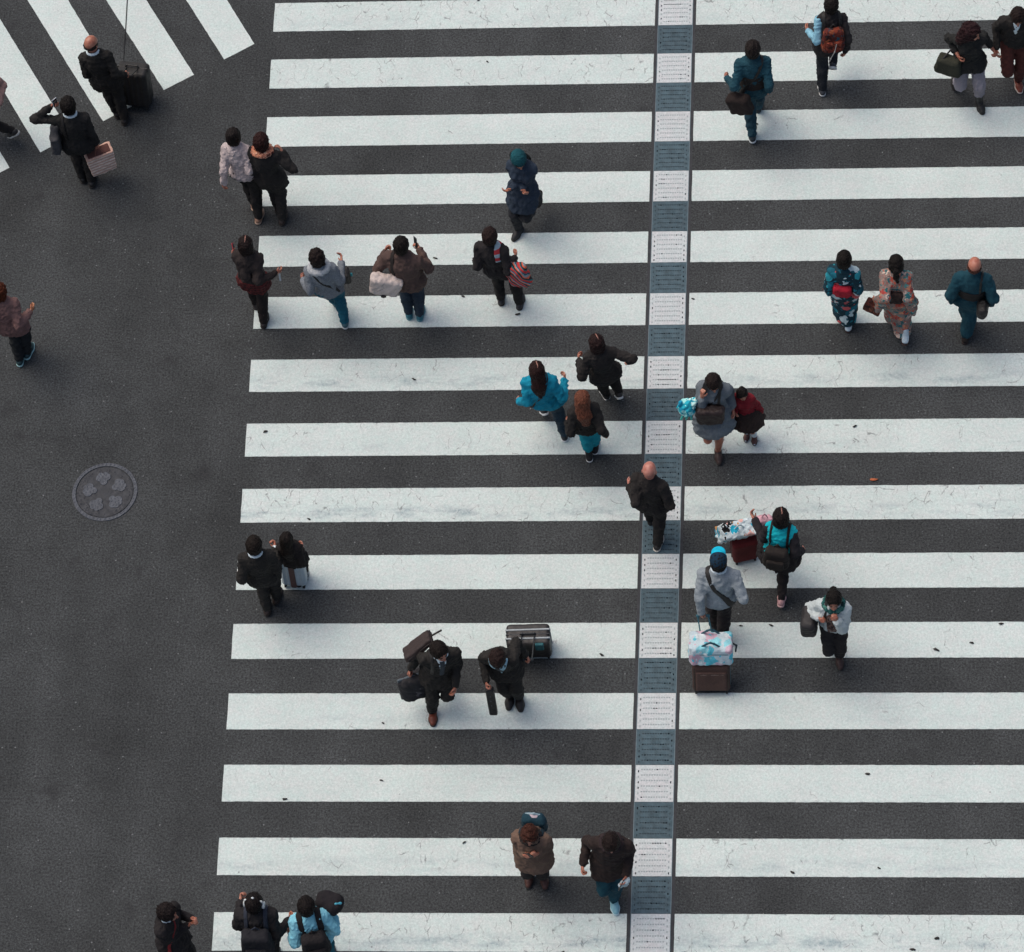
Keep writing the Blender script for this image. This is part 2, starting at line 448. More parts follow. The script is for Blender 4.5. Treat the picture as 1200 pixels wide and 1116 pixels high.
ORD = 'first second third fourth fifth sixth seventh eighth ninth tenth eleventh twelfth thirteenth fourteenth fifteenth'.split()
CRK = {0: .95, 1: .75, 2: .3, 3: .2, 4: .25, 5: .45, 6: .6, 7: .62, 8: 1., 9: .5, 10: .45, 11: .4, 12: .35, 13: .55, 14: .8}
WER = {0: .3, 4: .25, 6: .85, 7: .35, 8: 1., 11: .3, 13: .5, 14: 1.}
XR = U(1200, 558)[0]+6
for k in range(K0, K1):
    yt, yb = -k*PIT, -k*PIT-SW
    for side in (0, 1):
        if side == 0: q = ((xl(yt), yt), (dx(2.7932, yt), yt), (dx(2.7932, yb), yb), (xl(yb), yb))
        else: q = ((dx(3.3219, yt), yt), (XR, yt), (XR, yb), (dx(3.3219, yb), yb))
        o = rough_quad('crosswalk_stripe', *q, .004, WHITE, 100+k*2+side)
        o['wear'] = float(WER.get(k, .12)*(1 if side == 0 or k in (13, 14, 6) else .7)); o['cracks'] = float(CRK.get(k, .4)*(.6 if (k == 1 and side) else 1))
        o['ragged'] = 1.0
        if 0 <= k <= 14:
            tag(o, '%s white crosswalk stripe from the top, on the %s side of the drain' % (ORD[k], 'manhole' if side == 0 else 'kimono'), 'road marking')
        else: tag(o, 'white crosswalk stripe beyond the edge of the view', 'road marking')
        o['kind'] = 'structure'
# stripes of the second crossing, running off at an angle
DIAG = [((262.8, 70), (298, 51.8), (218, 0), (265.8, 0)), ((192, 106), (227.5, 87.8), (130, 9), (171.2, 0)), ((120.8, 142.5), (154.5, 125), (32, 0), (79.5, 0)),
        ((47.3, 179), (84.5, 159.5), (0, 100), (0, 22.5)), ((-24, 215), (11.3, 196.7), (-75, 131), (-40, 112))]
for i, (bl, br, tl, tr) in enumerate(DIAG):
    p = [U(*q) for q in (bl, br, tl, tr)]
    d1, d2 = nrm(p[2]-p[0]), nrm(p[3]-p[1])
    o = rough_quad('diagonal_crosswalk_stripe', p[0], p[0]+d1*6, p[1]+d2*6, p[1], .004, WHITE, 300+i)
    o['wear'] = .25; o['cracks'] = .15; o['ragged'] = .0
    tag(o, '%s slanting white stripe of the corner crossing, counting away from the straight stripes' % ORD[i], 'road marking', None, 'structure')
sp = [U(149.8, -8), U(147.4, 34), U(145.4, 60), U(144.8, 74)]  # thin dark line laid just above the slanting stripes
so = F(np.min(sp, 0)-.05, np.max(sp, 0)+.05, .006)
so = mesh_obj('dark_line', [v for p, w in zip(sp, (.007, .007, .005, .002)) for v in ((p[0]-w, p[1], .0075), (p[0]+w, p[1], .0075))],
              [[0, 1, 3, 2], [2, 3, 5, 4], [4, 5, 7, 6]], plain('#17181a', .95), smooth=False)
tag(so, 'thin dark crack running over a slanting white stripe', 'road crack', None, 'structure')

# ------------------------------------------------------------------ drain grates
BLUE = plain('#465b64', .75, .0, .34, .4); BLUE2 = plain('#40545d', .75, 0., .34, .4); EDGE = plain('#62747c', .6, .1, .15)
CLOG = plain('#99a3a5', .9); GRIME = plain('#3c4a52', .9)
def grate(k, white):
    y1, y0 = (-k*PIT, -k*PIT-SW) if white else (-k*PIT-SW, -(k+1)*PIT)
    y1 -= .002; y0 += .002; L = y1-y0; W = .4339
    r = random.Random(k*2+white)
    xs = [0, .026, .040, .062]; ns = 11; sw = (W-.124)/(ns*1.5-.5); x = .062
    for i in range(ns):
        x += sw; xs.append(x)
        if i < ns-1: x += sw*.5; xs.append(x)
    xs += [W-.040, W-.026, W]
    ys = [0, .022]; nr = 6; rp = (L-.044)/nr
    for i in range(nr): ys += [ys[-1]+rp*.38, ys[-1]+rp*.62, ys[-1]+rp]
    ys[-1] = L-.022; ys.append(L)
    Vv, Fc, Fm = [], [], []
    def q(pts, m): 
        i = len(Vv); Vv.extend(pts); Fc.append([i, i+1, i+2, i+3]); Fm.append(m)
    z = .006
    base = V(dx(2.8410, y0), y0, 0)
    runs = {}
    for q_ in range(nr):
        if r.random() < .42:
            s0 = r.randrange(0, 9); runs[q_] = (s0, s0+r.choice((0, 0, 1, 1, 2, 4, 7)))
    for i in range(len(xs)-1):
        for j in range(len(ys)-1):
            a, b, c, d = xs[i], xs[i+1], ys[j], ys[j+1]
            hole = None
            row = (j-1) % 3 == 1 and 1 <= j < len(ys)-2; colc = 4 <= i <= len(xs)-4+0 and (i-3) % 2 == 1
            colc = 3 <= i <= len(xs)-5 and (i-3) % 2 == 0
            if row and colc: hole = True
            if i in (1, len(xs)-3) and 1 <= j < len(ys)-2 and (j-1) % 3 == 0: hole = True
            if hole:
                side = i in (1, len(xs)-3); rn = runs.get((j-1)//3); sidx = (i-3)//2
                clog = white and (r.random() < .66 if side else not (rn and rn[0] <= sidx <= rn[1] and r.random() < .85))
                deep = (not clog) if white else r.random() < .12
                dp = .002 if clog else (.034 if deep else .006)
                Z = z-dp
                q([(a, c, z), (b, c, z), (b, c, Z), (a, c, Z)], 0); q([(b, d, z), (a, d, z), (a, d, Z), (b, d, Z)], 0)
                q([(a, d, z), (a, c, z), (a, c, Z), (a, d, Z)], 0); q([(b, c, z), (b, d, z), (b, d, Z), (b, c, Z)], 0)
                if clog or not deep: q([(a, c, Z), (b, c, Z), (b, d, Z), (a, d, Z)], 1 if white else 2)
            else:
                q([(a, c, z), (b, c, z), (b, d, z), (a, d, z)], 0)
    for (a, b2) in (((0, 0), (W, 0)), ((W, 0), (W, L)), ((W, L), (0, L)), ((0, L), (0, 0))):
        q([(a[0], a[1], z), (a[0], a[1], z-.034), (b2[0], b2[1], z-.034), (b2[0], b2[1], z)], 0)
    def sh(p): return (base[0]+p[0]+.015*p[1], base[1]+p[1], p[2])
    if 0 <= k <= 14:
        lab = '%s %s drain grate from the top, lying in the drain line across the crosswalk' % (ORD[k], 'white-painted' if white else 'blue-grey')
    else: lab = 'drain grate beyond the edge of the view'
    o = mesh_obj('drain_grate', [sh(p) for p in Vv], Fc, SLOTW if white else (BLUE if k % 3 else BLUE2), None, base, smooth=False)
    o.data.materials.append(CLOG); o.data.materials.append(GRIME)
    o.data.polygons.foreach_set('material_index', Fm)
    o['wear'] = .0; o['cracks'] = -.5
    tag(o, lab, 'drain grate', 'grates of the drain')
for k in range(K0, K1-1):
    grate(k, True); grate(k, False)
grate(K1-1, True)
for s, X in ((-1, 2.8370), (1, 3.2789)):
    a, b = (X-.004, X+.0035) if s < 0 else (X-.0035, X+.004)
    o = mesh_obj('drain_edge', [(dx(a, YB), YB, .007), (dx(b, YB), YB, .007), (dx(b, YT), YT, .007), (dx(a, YT), YT, .007)], [[0, 1, 2, 3]], EDGE, smooth=False)
    tag(o, 'thin steel edging along the %s side of the drain grates' % ('manhole' if s < 0 else 'kimono'), 'drain edging', None, 'structure')
JOINT = plain('#393a3d', .95, 0, .2)
for s, (X0, X1) in ((-1, (2.800, 2.8325)), (1, (3.2835, 3.316))):
    o = mesh_obj('drain_joint', [(dx(X0, YB), YB, .0025), (dx(X1, YB), YB, .0025), (dx(X1, YT), YT, .0025), (dx(X0, YT), YT, .0025)], [[0, 1, 2, 3]], JOINT, smooth=False)
    tag(o, 'dark tar joint along the %s side of the drain grates' % ('manhole' if s < 0 else 'kimono'), 'tar joint', None, 'structure')

# ------------------------------------------------------------------ manhole cover
mc = U(123, 577); mc[2] = 0
man = thing('manhole_cover', 'round iron manhole cover with a five-petal flower pattern in the bare asphalt', 'manhole cover', mc)
IRON = plain('#3a3c40', .75, .15, .3, .4); IRONL = plain('#4f535a', .7, .15, .3, .4)
f = field([mc-V(.4, .4, .01), mc+V(.4, .4, .02)], .02, .006)
f.cyl(mc-V(0, 0, .01), mc+V(0, 0, .012), .397); f.cyl(mc-V(0, 0, .03), mc+V(0, 0, .05), .352, sub=True)
for i in range(48):
    a = i*2*math.pi/48; f.cyl(mc+V(.374*math.cos(a), .374*math.sin(a), .006), mc+V(.374*math.cos(a), .374*math.sin(a), .03), .012 if i % 12 else .02, sub=True)
f.obj('frame', IRONL, man)
f = field([mc-V(.36, .36, .01), mc+V(.36, .36, .02)], .02, .006)
f.cyl(mc-V(0, 0, .01), mc+V(0, 0, .006), .345)
r = random.Random(3)
for i in range(70):
    a, q = r.uniform(0, 6.283), .26+.075*r.random(); f.cyl(mc+V(q*math.cos(a), q*math.sin(a), .0), mc+V(q*math.cos(a), q*math.sin(a), .012), .011)
f.obj('lid', IRON, man)
for i in range(5):
    a = rad(100+72*i); c = mc+V(.178*math.cos(a), .178*math.sin(a), 0); rv = V(math.cos(a), math.sin(a), 0); tv = V(-math.sin(a), math.cos(a), 0)
    f = field([c-V(.14, .14, .02), c+V(.14, .14, .03)], .0, .0055); f.d[:] = .25
    for (u, v, q) in ((-.04, 0, .044), (.02, .042, .050), (.02, -.042, .050), (.06, .028, .034), (.06, -.028, .034)):
        p = c+rv*u+tv*v; f.cyl(V(p[0], p[1], 0), V(p[0], p[1], .014), q, .002)
    for (u, v) in ((-.045, 0), (-.01, .028), (-.01, -.028), (.0, .066), (.0, -.066), (.03, 0), (.04, .042), (.04, -.042), (.07, .02), (.07, -.02)):
        p = c+rv*u+tv*v; f.cyl(V(p[0], p[1], .009), V(p[0], p[1], .03), .0115, .002, sub=True)
    f.obj('petal', IRONL, man)

# ------------------------------------------------------------------ scraps on the road
LEAF = plain('#2a2826', .9); LEAFO = plain('#b0603a', .8)
def scrap(x, y, sz, ang, mat, label, group='dark scraps of litter on the crossing'):
    c = U(x, y); c[2] = .005; r = random.Random(int(x*31+y))
    n = 9; top, bot = [], []
    for i in range(n):
        a = 2*math.pi*i/n; q = sz*(r.uniform(.6, 1.1)); u, v = q*math.cos(a), q*.42*math.sin(a)
        X, Y = c[0]+u*math.cos(ang)-v*math.sin(ang), c[1]+u*math.sin(ang)+v*math.cos(ang)
        h = .006+.012*r.random(); top.append((X, Y, h+.004)); bot.append((X, Y, h))
    P = top+bot+[(c[0], c[1], .009), (c[0], c[1], .005)]
    Fc = [[i, (i+1) % n, 2*n] for i in range(n)]+[[n+(i+1) % n, n+i, 2*n+1] for i in range(n)]+[[i, n+i, n+(i+1) % n, (i+1) % n] for i in range(n)]
    tag(mesh_obj('litter_scrap', P, Fc, mat, None, c), label, 'litter', group)
LIT = [(510, 303, .05), (543, 348, .04), (607, 369, .055), (362, 609, .035), (1173, 731.5, .05), (1139, 754, .045), (1097, 762, .06), (868, 734, .035), (904, 733.5, .045),
       (1017, 907.5, .05), (929, 1023, .045), (1030, 1018, .03), (886, 146, .05), (311, 506.5, .045), (485, 445, .045), (447, 915, .035), (334, 937, .05), (544, 988, .04),
       (1098, 1100, .05), (1069, 1113, .05), (561, 1, .035), (571, 73, .03), (1002, 500, .05), (741, 420, .035), (449, 848, .03), (705, 768, .05), (812, 351, .03), (660, 1116, .03)]
for i, (x, y, s) in enumerate(LIT):
    scrap(x, y, s*.74, random.uniform(-.6, .6), LEAF, 'small dark scrap of litter lying on a white crosswalk stripe')
scrap(1024, 562.5, .05, .1, LEAFO, 'small orange leaf lying on the dark asphalt between stripes', 'dark scraps of litter on the crossing')
r = random.Random(11)
# ------------------------------------------------------------------ people
HV, HC = .0095, .0105             # voxel sizes: body, clothes
def ik(a, b, l1, l2, hint):
    """joint between a and b; returns joint and the reachable end"""
    v = b-a; d = np.linalg.norm(v); m = (l1+l2)*.998
    if d > m: b = a+v/d*m; v = b-a; d = m
    d = max(d, abs(l1-l2)+.01); u = nrm(v)
    x = (l1*l1-l2*l2+d*d)/(2*d); h = math.sqrt(max(l1*l1-x*x, 0))
    n = hint-u*hint.dot(u)
    return a+u*x+nrm(n)*h, b
class Person:
    def __init__(s, label, head, hd, H=1.68, L=None, R=None, hl=None, hr=None, el=None, er=None, sex='m', build=1., lean=.08, twist=None,
                 yaw=0., nod=8., hz=None, group=None, curl=(.55, .55), skin=(.42, .175, .115), seed=None, vis=None, step=.0, pelz=None):
        s.label, s.H, s.sex, s.build = label, H, sex, build
        k = s.k = H/1.70; s.seed = seed if seed is not None else int(head[0]*13+head[1])
        a = rad(hd); s.f = V(math.sin(a), math.cos(a), 0); s.r = V(s.f[1], -s.f[0], 0)
        s.hc = U(head[0], head[1], hz if hz else .93*H)
        G = s.hc.copy(); G[2] = 0; G = G-s.f*lean*k
        # feet
        ft = {}
        for nm, q, sd in (('L', L, -1), ('R', R, 1)):
            if q is not None and q[0] is not None:
                p = U(q[0], q[1], .05+(q[2] if len(q) > 2 else 0)); p[2] = 0
                ft[nm] = p
        if len(ft) == 2:
            M = (ft['L']+ft['R'])/2; pel = .55*G+.45*M
        else: pel = G
        s.fit = (float((G-np.mean(list(ft.values()), 0)).dot(s.f)), float((G-np.mean(list(ft.values()), 0)).dot(s.r))) if ft else None
        for nm, sd in (('L', -1), ('R', 1)):
            if nm not in ft:
                o = 'R' if nm == 'L' else 'L'
                if o in ft:
                    d = (ft[o]-pel).dot(s.f); d = max(-.38, min(.38, d))
                    ft[nm] = pel-s.f*d+s.r*sd*.085*k
                else: ft[nm] = pel+s.f*step*sd+s.r*sd*.085*k
        l1 = l2 = .2475*H; s.an, s.ff, s.fp = {}, {}, {}
        hipz = .525*H if pelz is None else pelz
        for nm, q in (('L', L), ('R', R)):
            q = list(q) if q is not None else []
            lift = q[2] if len(q) > 2 else 0.; pitch = q[3] if len(q) > 3 else None; toe = q[4] if len(q) > 4 else (6 if nm == 'R' else -6)
            back = (pel-ft[nm]).dot(s.f)
            if pitch is None: pitch = 0 if back < .12 else min(55, (back-.12)*150)
            if pitch is None or back < -.2 and len(q) <= 3: pitch = -10
            t = rad(hd+toe); d = V(math.sin(t), math.cos(t), 0)
            s.ff[nm] = d; s.fp[nm] = rad(pitch)
            c, sn = math.cos(rad(pitch)), math.sin(rad(pitch))
            ball = ft[nm]+d*.07*k+ZUP*(.012+lift)
            s.an[nm] = ball-d*(.125*k*c-.0)+ZUP*(.125*k*sn+.072*k*max(c, .5))
        for nm in 'LR':
            sd = -1 if nm == 'L' else 1
            hp = pel+s.r*sd*.085*k; q = s.an[nm]
            dd = np.linalg.norm((hp-q)[:2]); mx = (l1+l2)*.995
            if dd < mx: hipz = min(hipz, q[2]+math.sqrt(mx*mx-dd*dd))
            else: hipz = min(hipz, q[2]+.25)
        hipz = max(hipz, .40*H) if pelz is None else hipz
        s.pel = pel+ZUP*hipz
        s.hip = {nm: s.pel+s.r*(-1 if nm == 'L' else 1)*.085*k-ZUP*.01 for nm in 'LR'}
        s.kn = {}
        for nm in 'LR': s.kn[nm], s.an[nm] = ik(s.hip[nm], s.an[nm], l1, l2, s.f+s.ff[nm]*.4+ZUP*.15)
        # spine
        s.nb = s.hc-ZUP*.150*k-s.f*(.03+.0012*nod)*k
        rs = np.random.RandomState(abs(int(s.seed)))
        if twist is None: twist = rs.uniform(5, 12)*(1 if (ft['L']-ft['R']).dot(s.f) > 0 else -1)
        drop = rs.uniform(-.018, .018)*k
        tw = rad(twist); s.tr = s.r*math.cos(tw)+s.f*math.sin(tw)*-1
        s.u = nrm(s.nb-s.pel); s.tr = nrm(s.tr-s.u*s.tr.dot(s.u)); s.tf = np.cross(s.u, s.tr)
        s.R = np.array([s.tr, s.tf, s.u])
        s.ch = lerp(s.pel, s.nb, .66)-s.tf*.012*k; s.wa = lerp(s.pel, s.nb, .33)
        sw = (.160 if sex == 'm' else .142)*k*build
        s.sh = {'L': s.nb-s.u*(.080*k+drop)-s.tr*sw, 'R': s.nb-s.u*(.080*k-drop)+s.tr*sw}
        a1, a2 = .172*H, .152*H+.075*k
        s.el, s.wr, s.hd, s.reach = {}, {}, {}, {}
        for nm, tg, eh in (('L', hl, el), ('R', hr, er)):
            sd = -1 if nm == 'L' else 1
            if tg is None: tg = ('l', .09, .04, -.56)
            if tg[0] == 'p':
                z = tg[3]; T = U(tg[1], tg[2], z)
                while len(tg) == 4 and s.f[1] > .5 and tg[3]-z < .42 and np.linalg.norm(T-s.sh[nm])/(a1+a2) < .60 and z > .8*k: z -= .02; T = U(tg[1], tg[2], z)
            else: T = s.sh[nm]+(s.tr*sd*tg[1]+s.f*tg[2]+ZUP*tg[3])*k
            eh = eh or (.5, -.8, -.25)
            hint = s.tr*sd*eh[0]*(1 if len(eh) > 3 else .2)+s.f*eh[1]*.6+ZUP*(eh[2]-(0 if len(eh) > 3 else .55))
            s.reach[nm] = np.linalg.norm(T-s.sh[nm])/(a1+a2)
            e, T = ik(s.sh[nm], T, a1, a2, hint)
            s.el[nm] = e; d = nrm(T-e); s.hd[nm] = T; s.wr[nm] = e+d*(a2-.075*k)
        # head frame
        y = rad(yaw); hf = s.f*math.cos(y)+s.r*math.sin(y); n = rad(nod)
        s.hf = hf*math.cos(n)-ZUP*math.sin(n); s.hu = ZUP*math.cos(n)+hf*math.sin(n); s.hr = np.cross(s.hf, s.hu)
        s.hR = np.array([s.hr, s.hf, s.hu])
        base = s.pel.copy(); base[2] = 0
        s.root = thing('person', label, 'person', base, group)
        s.skin = skinmat(skin); s.curl = dict(zip('LR', curl))
        s.J = s.T = None; s.e = .02
        s.body()
    def bounds(s, extra=()):
        pts = [s.hc+ZUP*.14, s.pel, *s.sh.values(), *s.el.values(), *s.wr.values(), *s.hd.values(), *s.kn.values(), *s.an.values(), *extra]
        return pts
    # -------- the body: one continuous surface
    def body(s):
        k, b = s.k, s.build; f = field(s.bounds(), .17, HV); tr, tf, u = s.tr, s.tf, s.u
        fem = s.sex != 'm'
        f.ell(s.ch, V(.138 if not fem else .124, .094, .155)*k*V(b, b, 1), s.R, .04)
        f.ell(s.wa, V(.132 if not fem else .115, .09, .14)*k*V(b, b, 1), s.R, .05)
        f.ell(s.pel+ZUP*.02, V(.15 if not fem else .16, .108, .115)*k*V(b, b, 1), s.R, .05)
        [f.cap(s.nb-s.u*.035*k, s.sh[q], .055*k, .036*k, .05) for q in 'LR']
        f.cap(s.nb-u*.02, s.hc-s.hu*.03*k-s.hf*.012*k, .056*k, .05*k, .03)
        if fem:
            for sd in (-1, 1): f.ell(s.ch+tr*sd*.065*k+tf*.085*k+u*.01, V(.05, .045, .05)*k, s.R, .03)
        for nm in 'LR':
            sd = -1 if nm == 'L' else 1
            f.cap(s.sh[nm], s.el[nm], .044*k, .035*k, .025); f.cap(s.el[nm], s.wr[nm], .036*k, .025*k, .015)
            f.cap(s.hip[nm], s.kn[nm], .084*k, .054*k, .03); f.cap(s.kn[nm], s.an[nm], .052*k, .034*k, .015)
            cv = lerp(s.kn[nm], s.an[nm], .32)-s.ff[nm]*.018*k; f.cap(lerp(s.kn[nm], s.an[nm], .12), cv, .04*k, .05*k, .03); f.cap(cv, lerp(s.kn[nm], s.an[nm], .75), .05*k, .032*k, .03)
            # foot
            d, p = s.foot(nm)
            f.cap(p(-.04, 0, .035), p(.09, 0, .022), .032*k, .026*k, .02, (p(0, 0, 1)-p(0, 0, 0), 1.05)); f.cap(p(.09, 0, .022), p(.15, 0, .02), .03*k, .022*k, .02)
            f.cap(s.an[nm], p(-.02, 0, .04), .034*k, .034*k, .02)
            s.hand(f, nm, sd)
        # head
        hc, hr, hf, hu = s.hc, s.hr, s.hf, s.hu
        h = lambda x, y, z: hc+(hr*x+hf*y+hu*z)*k
        f.ell(h(0, -.012, .025), V(.077, .096, .092)*k, s.hR, .02)
        f.ell(h(0, .018, -.045), V(.06, .07, .075)*k, s.hR, .04)
        f.ell(h(0, .055, -.095), V(.03, .028, .026)*k, s.hR, .03)
        f.cap(h(0, .086, .0), h(0, .106, -.036), .011*k, .015*k, .012)
        f.cap(h(-.036, .074, .017), h(.036, .074, .017), .012*k, None, .02)
        for sd in (-1, 1):
            f.ell(h(sd*.031, .088, -.004), V(.017, .012, .011)*k, s.hR, .008, sub=True)
            f.ell(h(sd*.079, -.012, -.02), V(.010, .02, .033)*k, s.hR, .008)
        f.cap(h(-.02, .083, -.066), h(.02, .083, -.066), .009*k, None, .01)
        s.hp = h
        f.obj('body', s.skin, s.root)
    def foot(s, nm):
        k = s.k; d = s.ff[nm]; a = s.fp[nm]; c, sn = math.cos(a), math.sin(a)
        fw = d*c-ZUP*sn; up = ZUP*c+d*sn; rt = np.cross(fw, up)
        o = s.an[nm]-up*.072*k
        def p(x, y, z): return o+(fw*x+rt*y+up*z)*k
        s_ = (fw, rt, up)
        return s_, p
    def hand(s, f, nm, sd):
        k = s.k*.98; w, e = s.wr[nm], s.el[nm]; d = nrm(w-e)
        inward = nrm((s.ch-w)*V(1, 1, .25)); n = nrm(inward-d*inward.dot(d)); x = np.cross(d, n)      # x: across the palm
        if x.dot(s.f) < 0: x = -x                                                                   # thumb side points forward
        c = s.curl[nm]
        f.cap(w, w+d*.03*k, .024*k, .024*k, .012, (n, 1.35))
        for i, o in enumerate((-.024, -.008, .008, .024)): f.cap(w+d*.02*k+x*o*.6*k, w+d*.082*k+x*o*k, .0125*k, .011*k, .014)
        ln = (.058, .070, .074, .066)
        for i, o in enumerate((-.0275, -.0095, .0095, .0275)):
            p = w+d*.084*k+x*o*k; a = c*(.75+.12*(3-i))
            d1 = nrm(d*math.cos(a)+n*math.sin(a)); p1 = p+d1*ln[i]*.46*k
            a2 = a+c*1.25; d2 = nrm(d*math.cos(a2)+n*math.sin(a2)); p2 = p1+d2*ln[i]*.34*k
            a3 = a2+c*.7; d3 = nrm(d*math.cos(a3)+n*math.sin(a3)); p3 = p2+d3*ln[i]*.26*k
            f.cap(p, p1, .0102*k, .0096*k, .004); f.cap(p1, p2, .0096*k, .009*k, .004); f.cap(p2, p3, .009*k, .008*k, .004)
        t0 = w+d*.028*k+x*.022*k; t1 = t0+nrm(x*.75+d*.6+n*.35)*.036*k; t2 = t1+nrm(d*.85+n*(.3+c*.5)+x*.1)*.034*k
        f.cap(t0, t1, .0135*k, .0115*k, .008); f.cap(t1, t2, .011*k, .0092*k, .004)
        s.pal = getattr(s, 'pal', {}); s.pal[nm] = (w+d*.075*k+n*.022*k, d, n, x)
    def eyes(s, lips='#8a4438'):
        for sd in (-1, 1):
            c = s.hp(sd*.031, .0795, -.003); f = field([c], .02, .0025); f.ell(c, V(.0145, .008, .0075)*s.k, s.hR, .001); f.obj('eye', plain('#1c1512', .25), s.root)
            f = field([s.hp(sd*.012, .087, .022), s.hp(sd*.05, .07, .02)], .02, .003); f.chain([s.hp(sd*.015, .088, .022), s.hp(sd*.034, .085, .028), s.hp(sd*.05, .072, .022)], [.0045*s.k, .005*s.k, .003*s.k], .002); f.obj('eyebrow', plain('#241813', .8), s.root)
        f = field([s.hp(0, .088, -.066)], .04, .003); f.ell(s.hp(0, .089, -.066), V(.022, .007, .0065)*s.k, s.hR, .002); f.obj('lips', plain(lips, .5), s.root)
    # -------- clothes
    def torso(s, f, e, hem, flare=0., low=True, k_=.05):
        k, b = s.k, s.build; fem = s.sex != 'm'
        f.ell(s.ch, V((.150 if not fem else .134)+e, .103+e*1.05, .166+e)*k*V(b, b, 1), s.R, .04)
        f.ell(s.wa, V((.138 if not fem else .12)+e, .098+e, .15+e)*k*V(b, b, 1), s.R, .06)
        [f.cap(s.nb-s.u*.035*k, s.sh[q]+s.u*.012*k, (.062+e*.6)*k, (.042+e*.5)*k, .06) for q in 'LR']
        f.cap(s.nb-s.u*.07*k, s.nb+s.u*.005*k, (.088+e)*k, (.056+e*.7)*k, .05)
        if fem:
            for sd in (-1, 1): f.ell(s.ch+s.tr*sd*.065*k+s.tf*.088*k+s.u*.01, V(.05, .045, .05)*k+e, s.R, .04)
        if low:
            pz = s.pel+ZUP*.02*k
            f.ell(pz, V((.164 if not fem else .173)+e, .123+e, .13+e)*k*V(b, b, 1), s.R, .06)
            if hem > .08:
                n = 4
                for i in range(1, n+1):
                    t = i/n; d = (hem+.06)*t
                    c = pz-ZUP*d
                    for nm in 'LR':
                        q = lerp(s.hip[nm], s.kn[nm], min(1.1, d/(.2475*s.H)))
                        q = V(*(lerp(c, q, .8)[:2]), c[2])
                        f.ell(q, V(.112+e*.8+flare*t, .108+e*.8+flare*t*.9, .10)*k, np.array([s.r, s.f, ZUP]), .07)
    def top(s, name='jacket', mat=None, e=.018, hem=.12, sleeve=1., smat=None, flare=0., fold=.0085, wl=.10, collar=None, sl=1., cuff=True):
        """jacket, coat or shirt: trunk and sleeves one surface"""
        e *= .72
        f = field(s.bounds(), .24, HC); s.torso(f, e, hem, flare)
        s.T = f.like(); s.e = e; k = s.k
        if sleeve > 0 and smat is None: s.sleeves(f, e, sleeve, sl)
        f.folds(fold, wl, s.seed); f.folds(fold*.55, wl*.42, s.seed+40, 9)
        zc = s.pel[2]-hem*k
        if sleeve > 0 and smat is None:      # the hem cuts the trunk, not hanging sleeves
            g = s.T.like(); g.folds(fold, wl, s.seed); g.folds(fold*.55, wl*.42, s.seed+40, 9); g.plane(V(0, 0, zc), -ZUP)
            h = F.like(f); h.d[:] = .25; s.sleeves(h, e, sleeve, sl); h.folds(fold, wl, s.seed); h.folds(fold*.55, wl*.42, s.seed+40, 9)
            x, y, z = f.P(); low = (z < zc+.10)
            f.d = np.where(low, np.minimum(g.d, h.d), f.d)
        else: f.plane(V(0, 0, zc), -ZUP)
        s.T.plane(V(0, 0, zc), -ZUP)
        s.J = f.like()
        o = f.obj(name, mat, s.root)
        if smat is not None:
            h = f.like(); h.d[:] = .25; s.sleeves(h, e*.6, sleeve, sl*.9); h.folds(fold, wl, s.seed+3)
            s.J.d = np.minimum(s.J.d, h.d)
            for nm in 'LR':
                h = f.like(); h.d[:] = .25; s.sleeves(h, e*.9, sleeve, sl, nm); h.folds(fold, wl, s.seed+3); h.obj('sleeve', smat[nm] if isinstance(smat, dict) else smat, s.root)
        if collar is not None: s.ring('collar', collar, .056+e*.4, .016, .036)
        return o
    def sleeves(s, f, e, sleeve, sl, only='LR'):
        k = s.k
        for nm in only:
            w = s.wr[nm]
            f.cap(s.sh[nm], s.el[nm], (.048+e*.5)*k*sl, (.043+e*.55)*k*sl, .045)
            if sleeve > .5: f.cap(s.el[nm], lerp(s.el[nm], w, min(1, (sleeve-.5)*2)*.96), (.043+e*.55)*k*sl, (.035+e*.4)*k*sl, .02)
    def ring(s, name, mat, R0, r, up, lump=0., h=.007, sq=1.12):
        c = s.nb+s.u*up*s.k; f = field([c], R0+r+.05, h); n = 14; pts = []
        for i in range(n+1):
            a = 2*math.pi*i/n; pts.append(c+(s.tr*math.cos(a)*sq+s.tf*math.sin(a)*.95-s.u*.18*math.sin(a))*R0*s.k+s.u*lump*.4*math.sin(a*5+s.seed))
        f.chain(pts, r*s.k, .01)
        if lump: f.folds(lump, .05, s.seed+9)
        f.obj(name, mat, s.root)
    def trousers(s, mat, e=.012, upto=1., wide=1., name='trousers', shorts=0.):
        k = s.k; f = field([s.pel, *s.hip.values(), *s.kn.values(), *s.an.values()], .2, HC)
        fem = s.sex != 'm'
        f.ell(s.pel+ZUP*.02, V((.152 if not fem else .163)+e, .112+e, .12)*k*V(s.build, s.build, 1), s.R, .05)
        for nm in 'LR':
            kn, an = s.kn[nm], s.an[nm]
            f.cap(s.hip[nm], kn, (.088+e)*k, (.06+e)*k*wide, .04)
            end = lerp(kn, an, upto*.96)
            f.cap(kn, end, (.06+e)*k*wide, (lerp(.055, .043, upto)+e)*k*wide, .02)
            if upto > .55:
                cv = lerp(kn, an, .32)-s.ff[nm]*.016*k; f.cap(lerp(kn, an, .06)-s.ff[nm]*.008*k, cv, (.056+e)*k, (.055+e)*k, .03); f.cap(cv, lerp(kn, an, .78), (.055+e)*k, (.04+e)*k, .03)
        f.folds(.006, .10, s.seed+5); f.folds(.004, .045, s.seed+6, 9)
        f.plane(s.pel+ZUP*.12*k, ZUP)
        f.obj(name, mat, s.root)
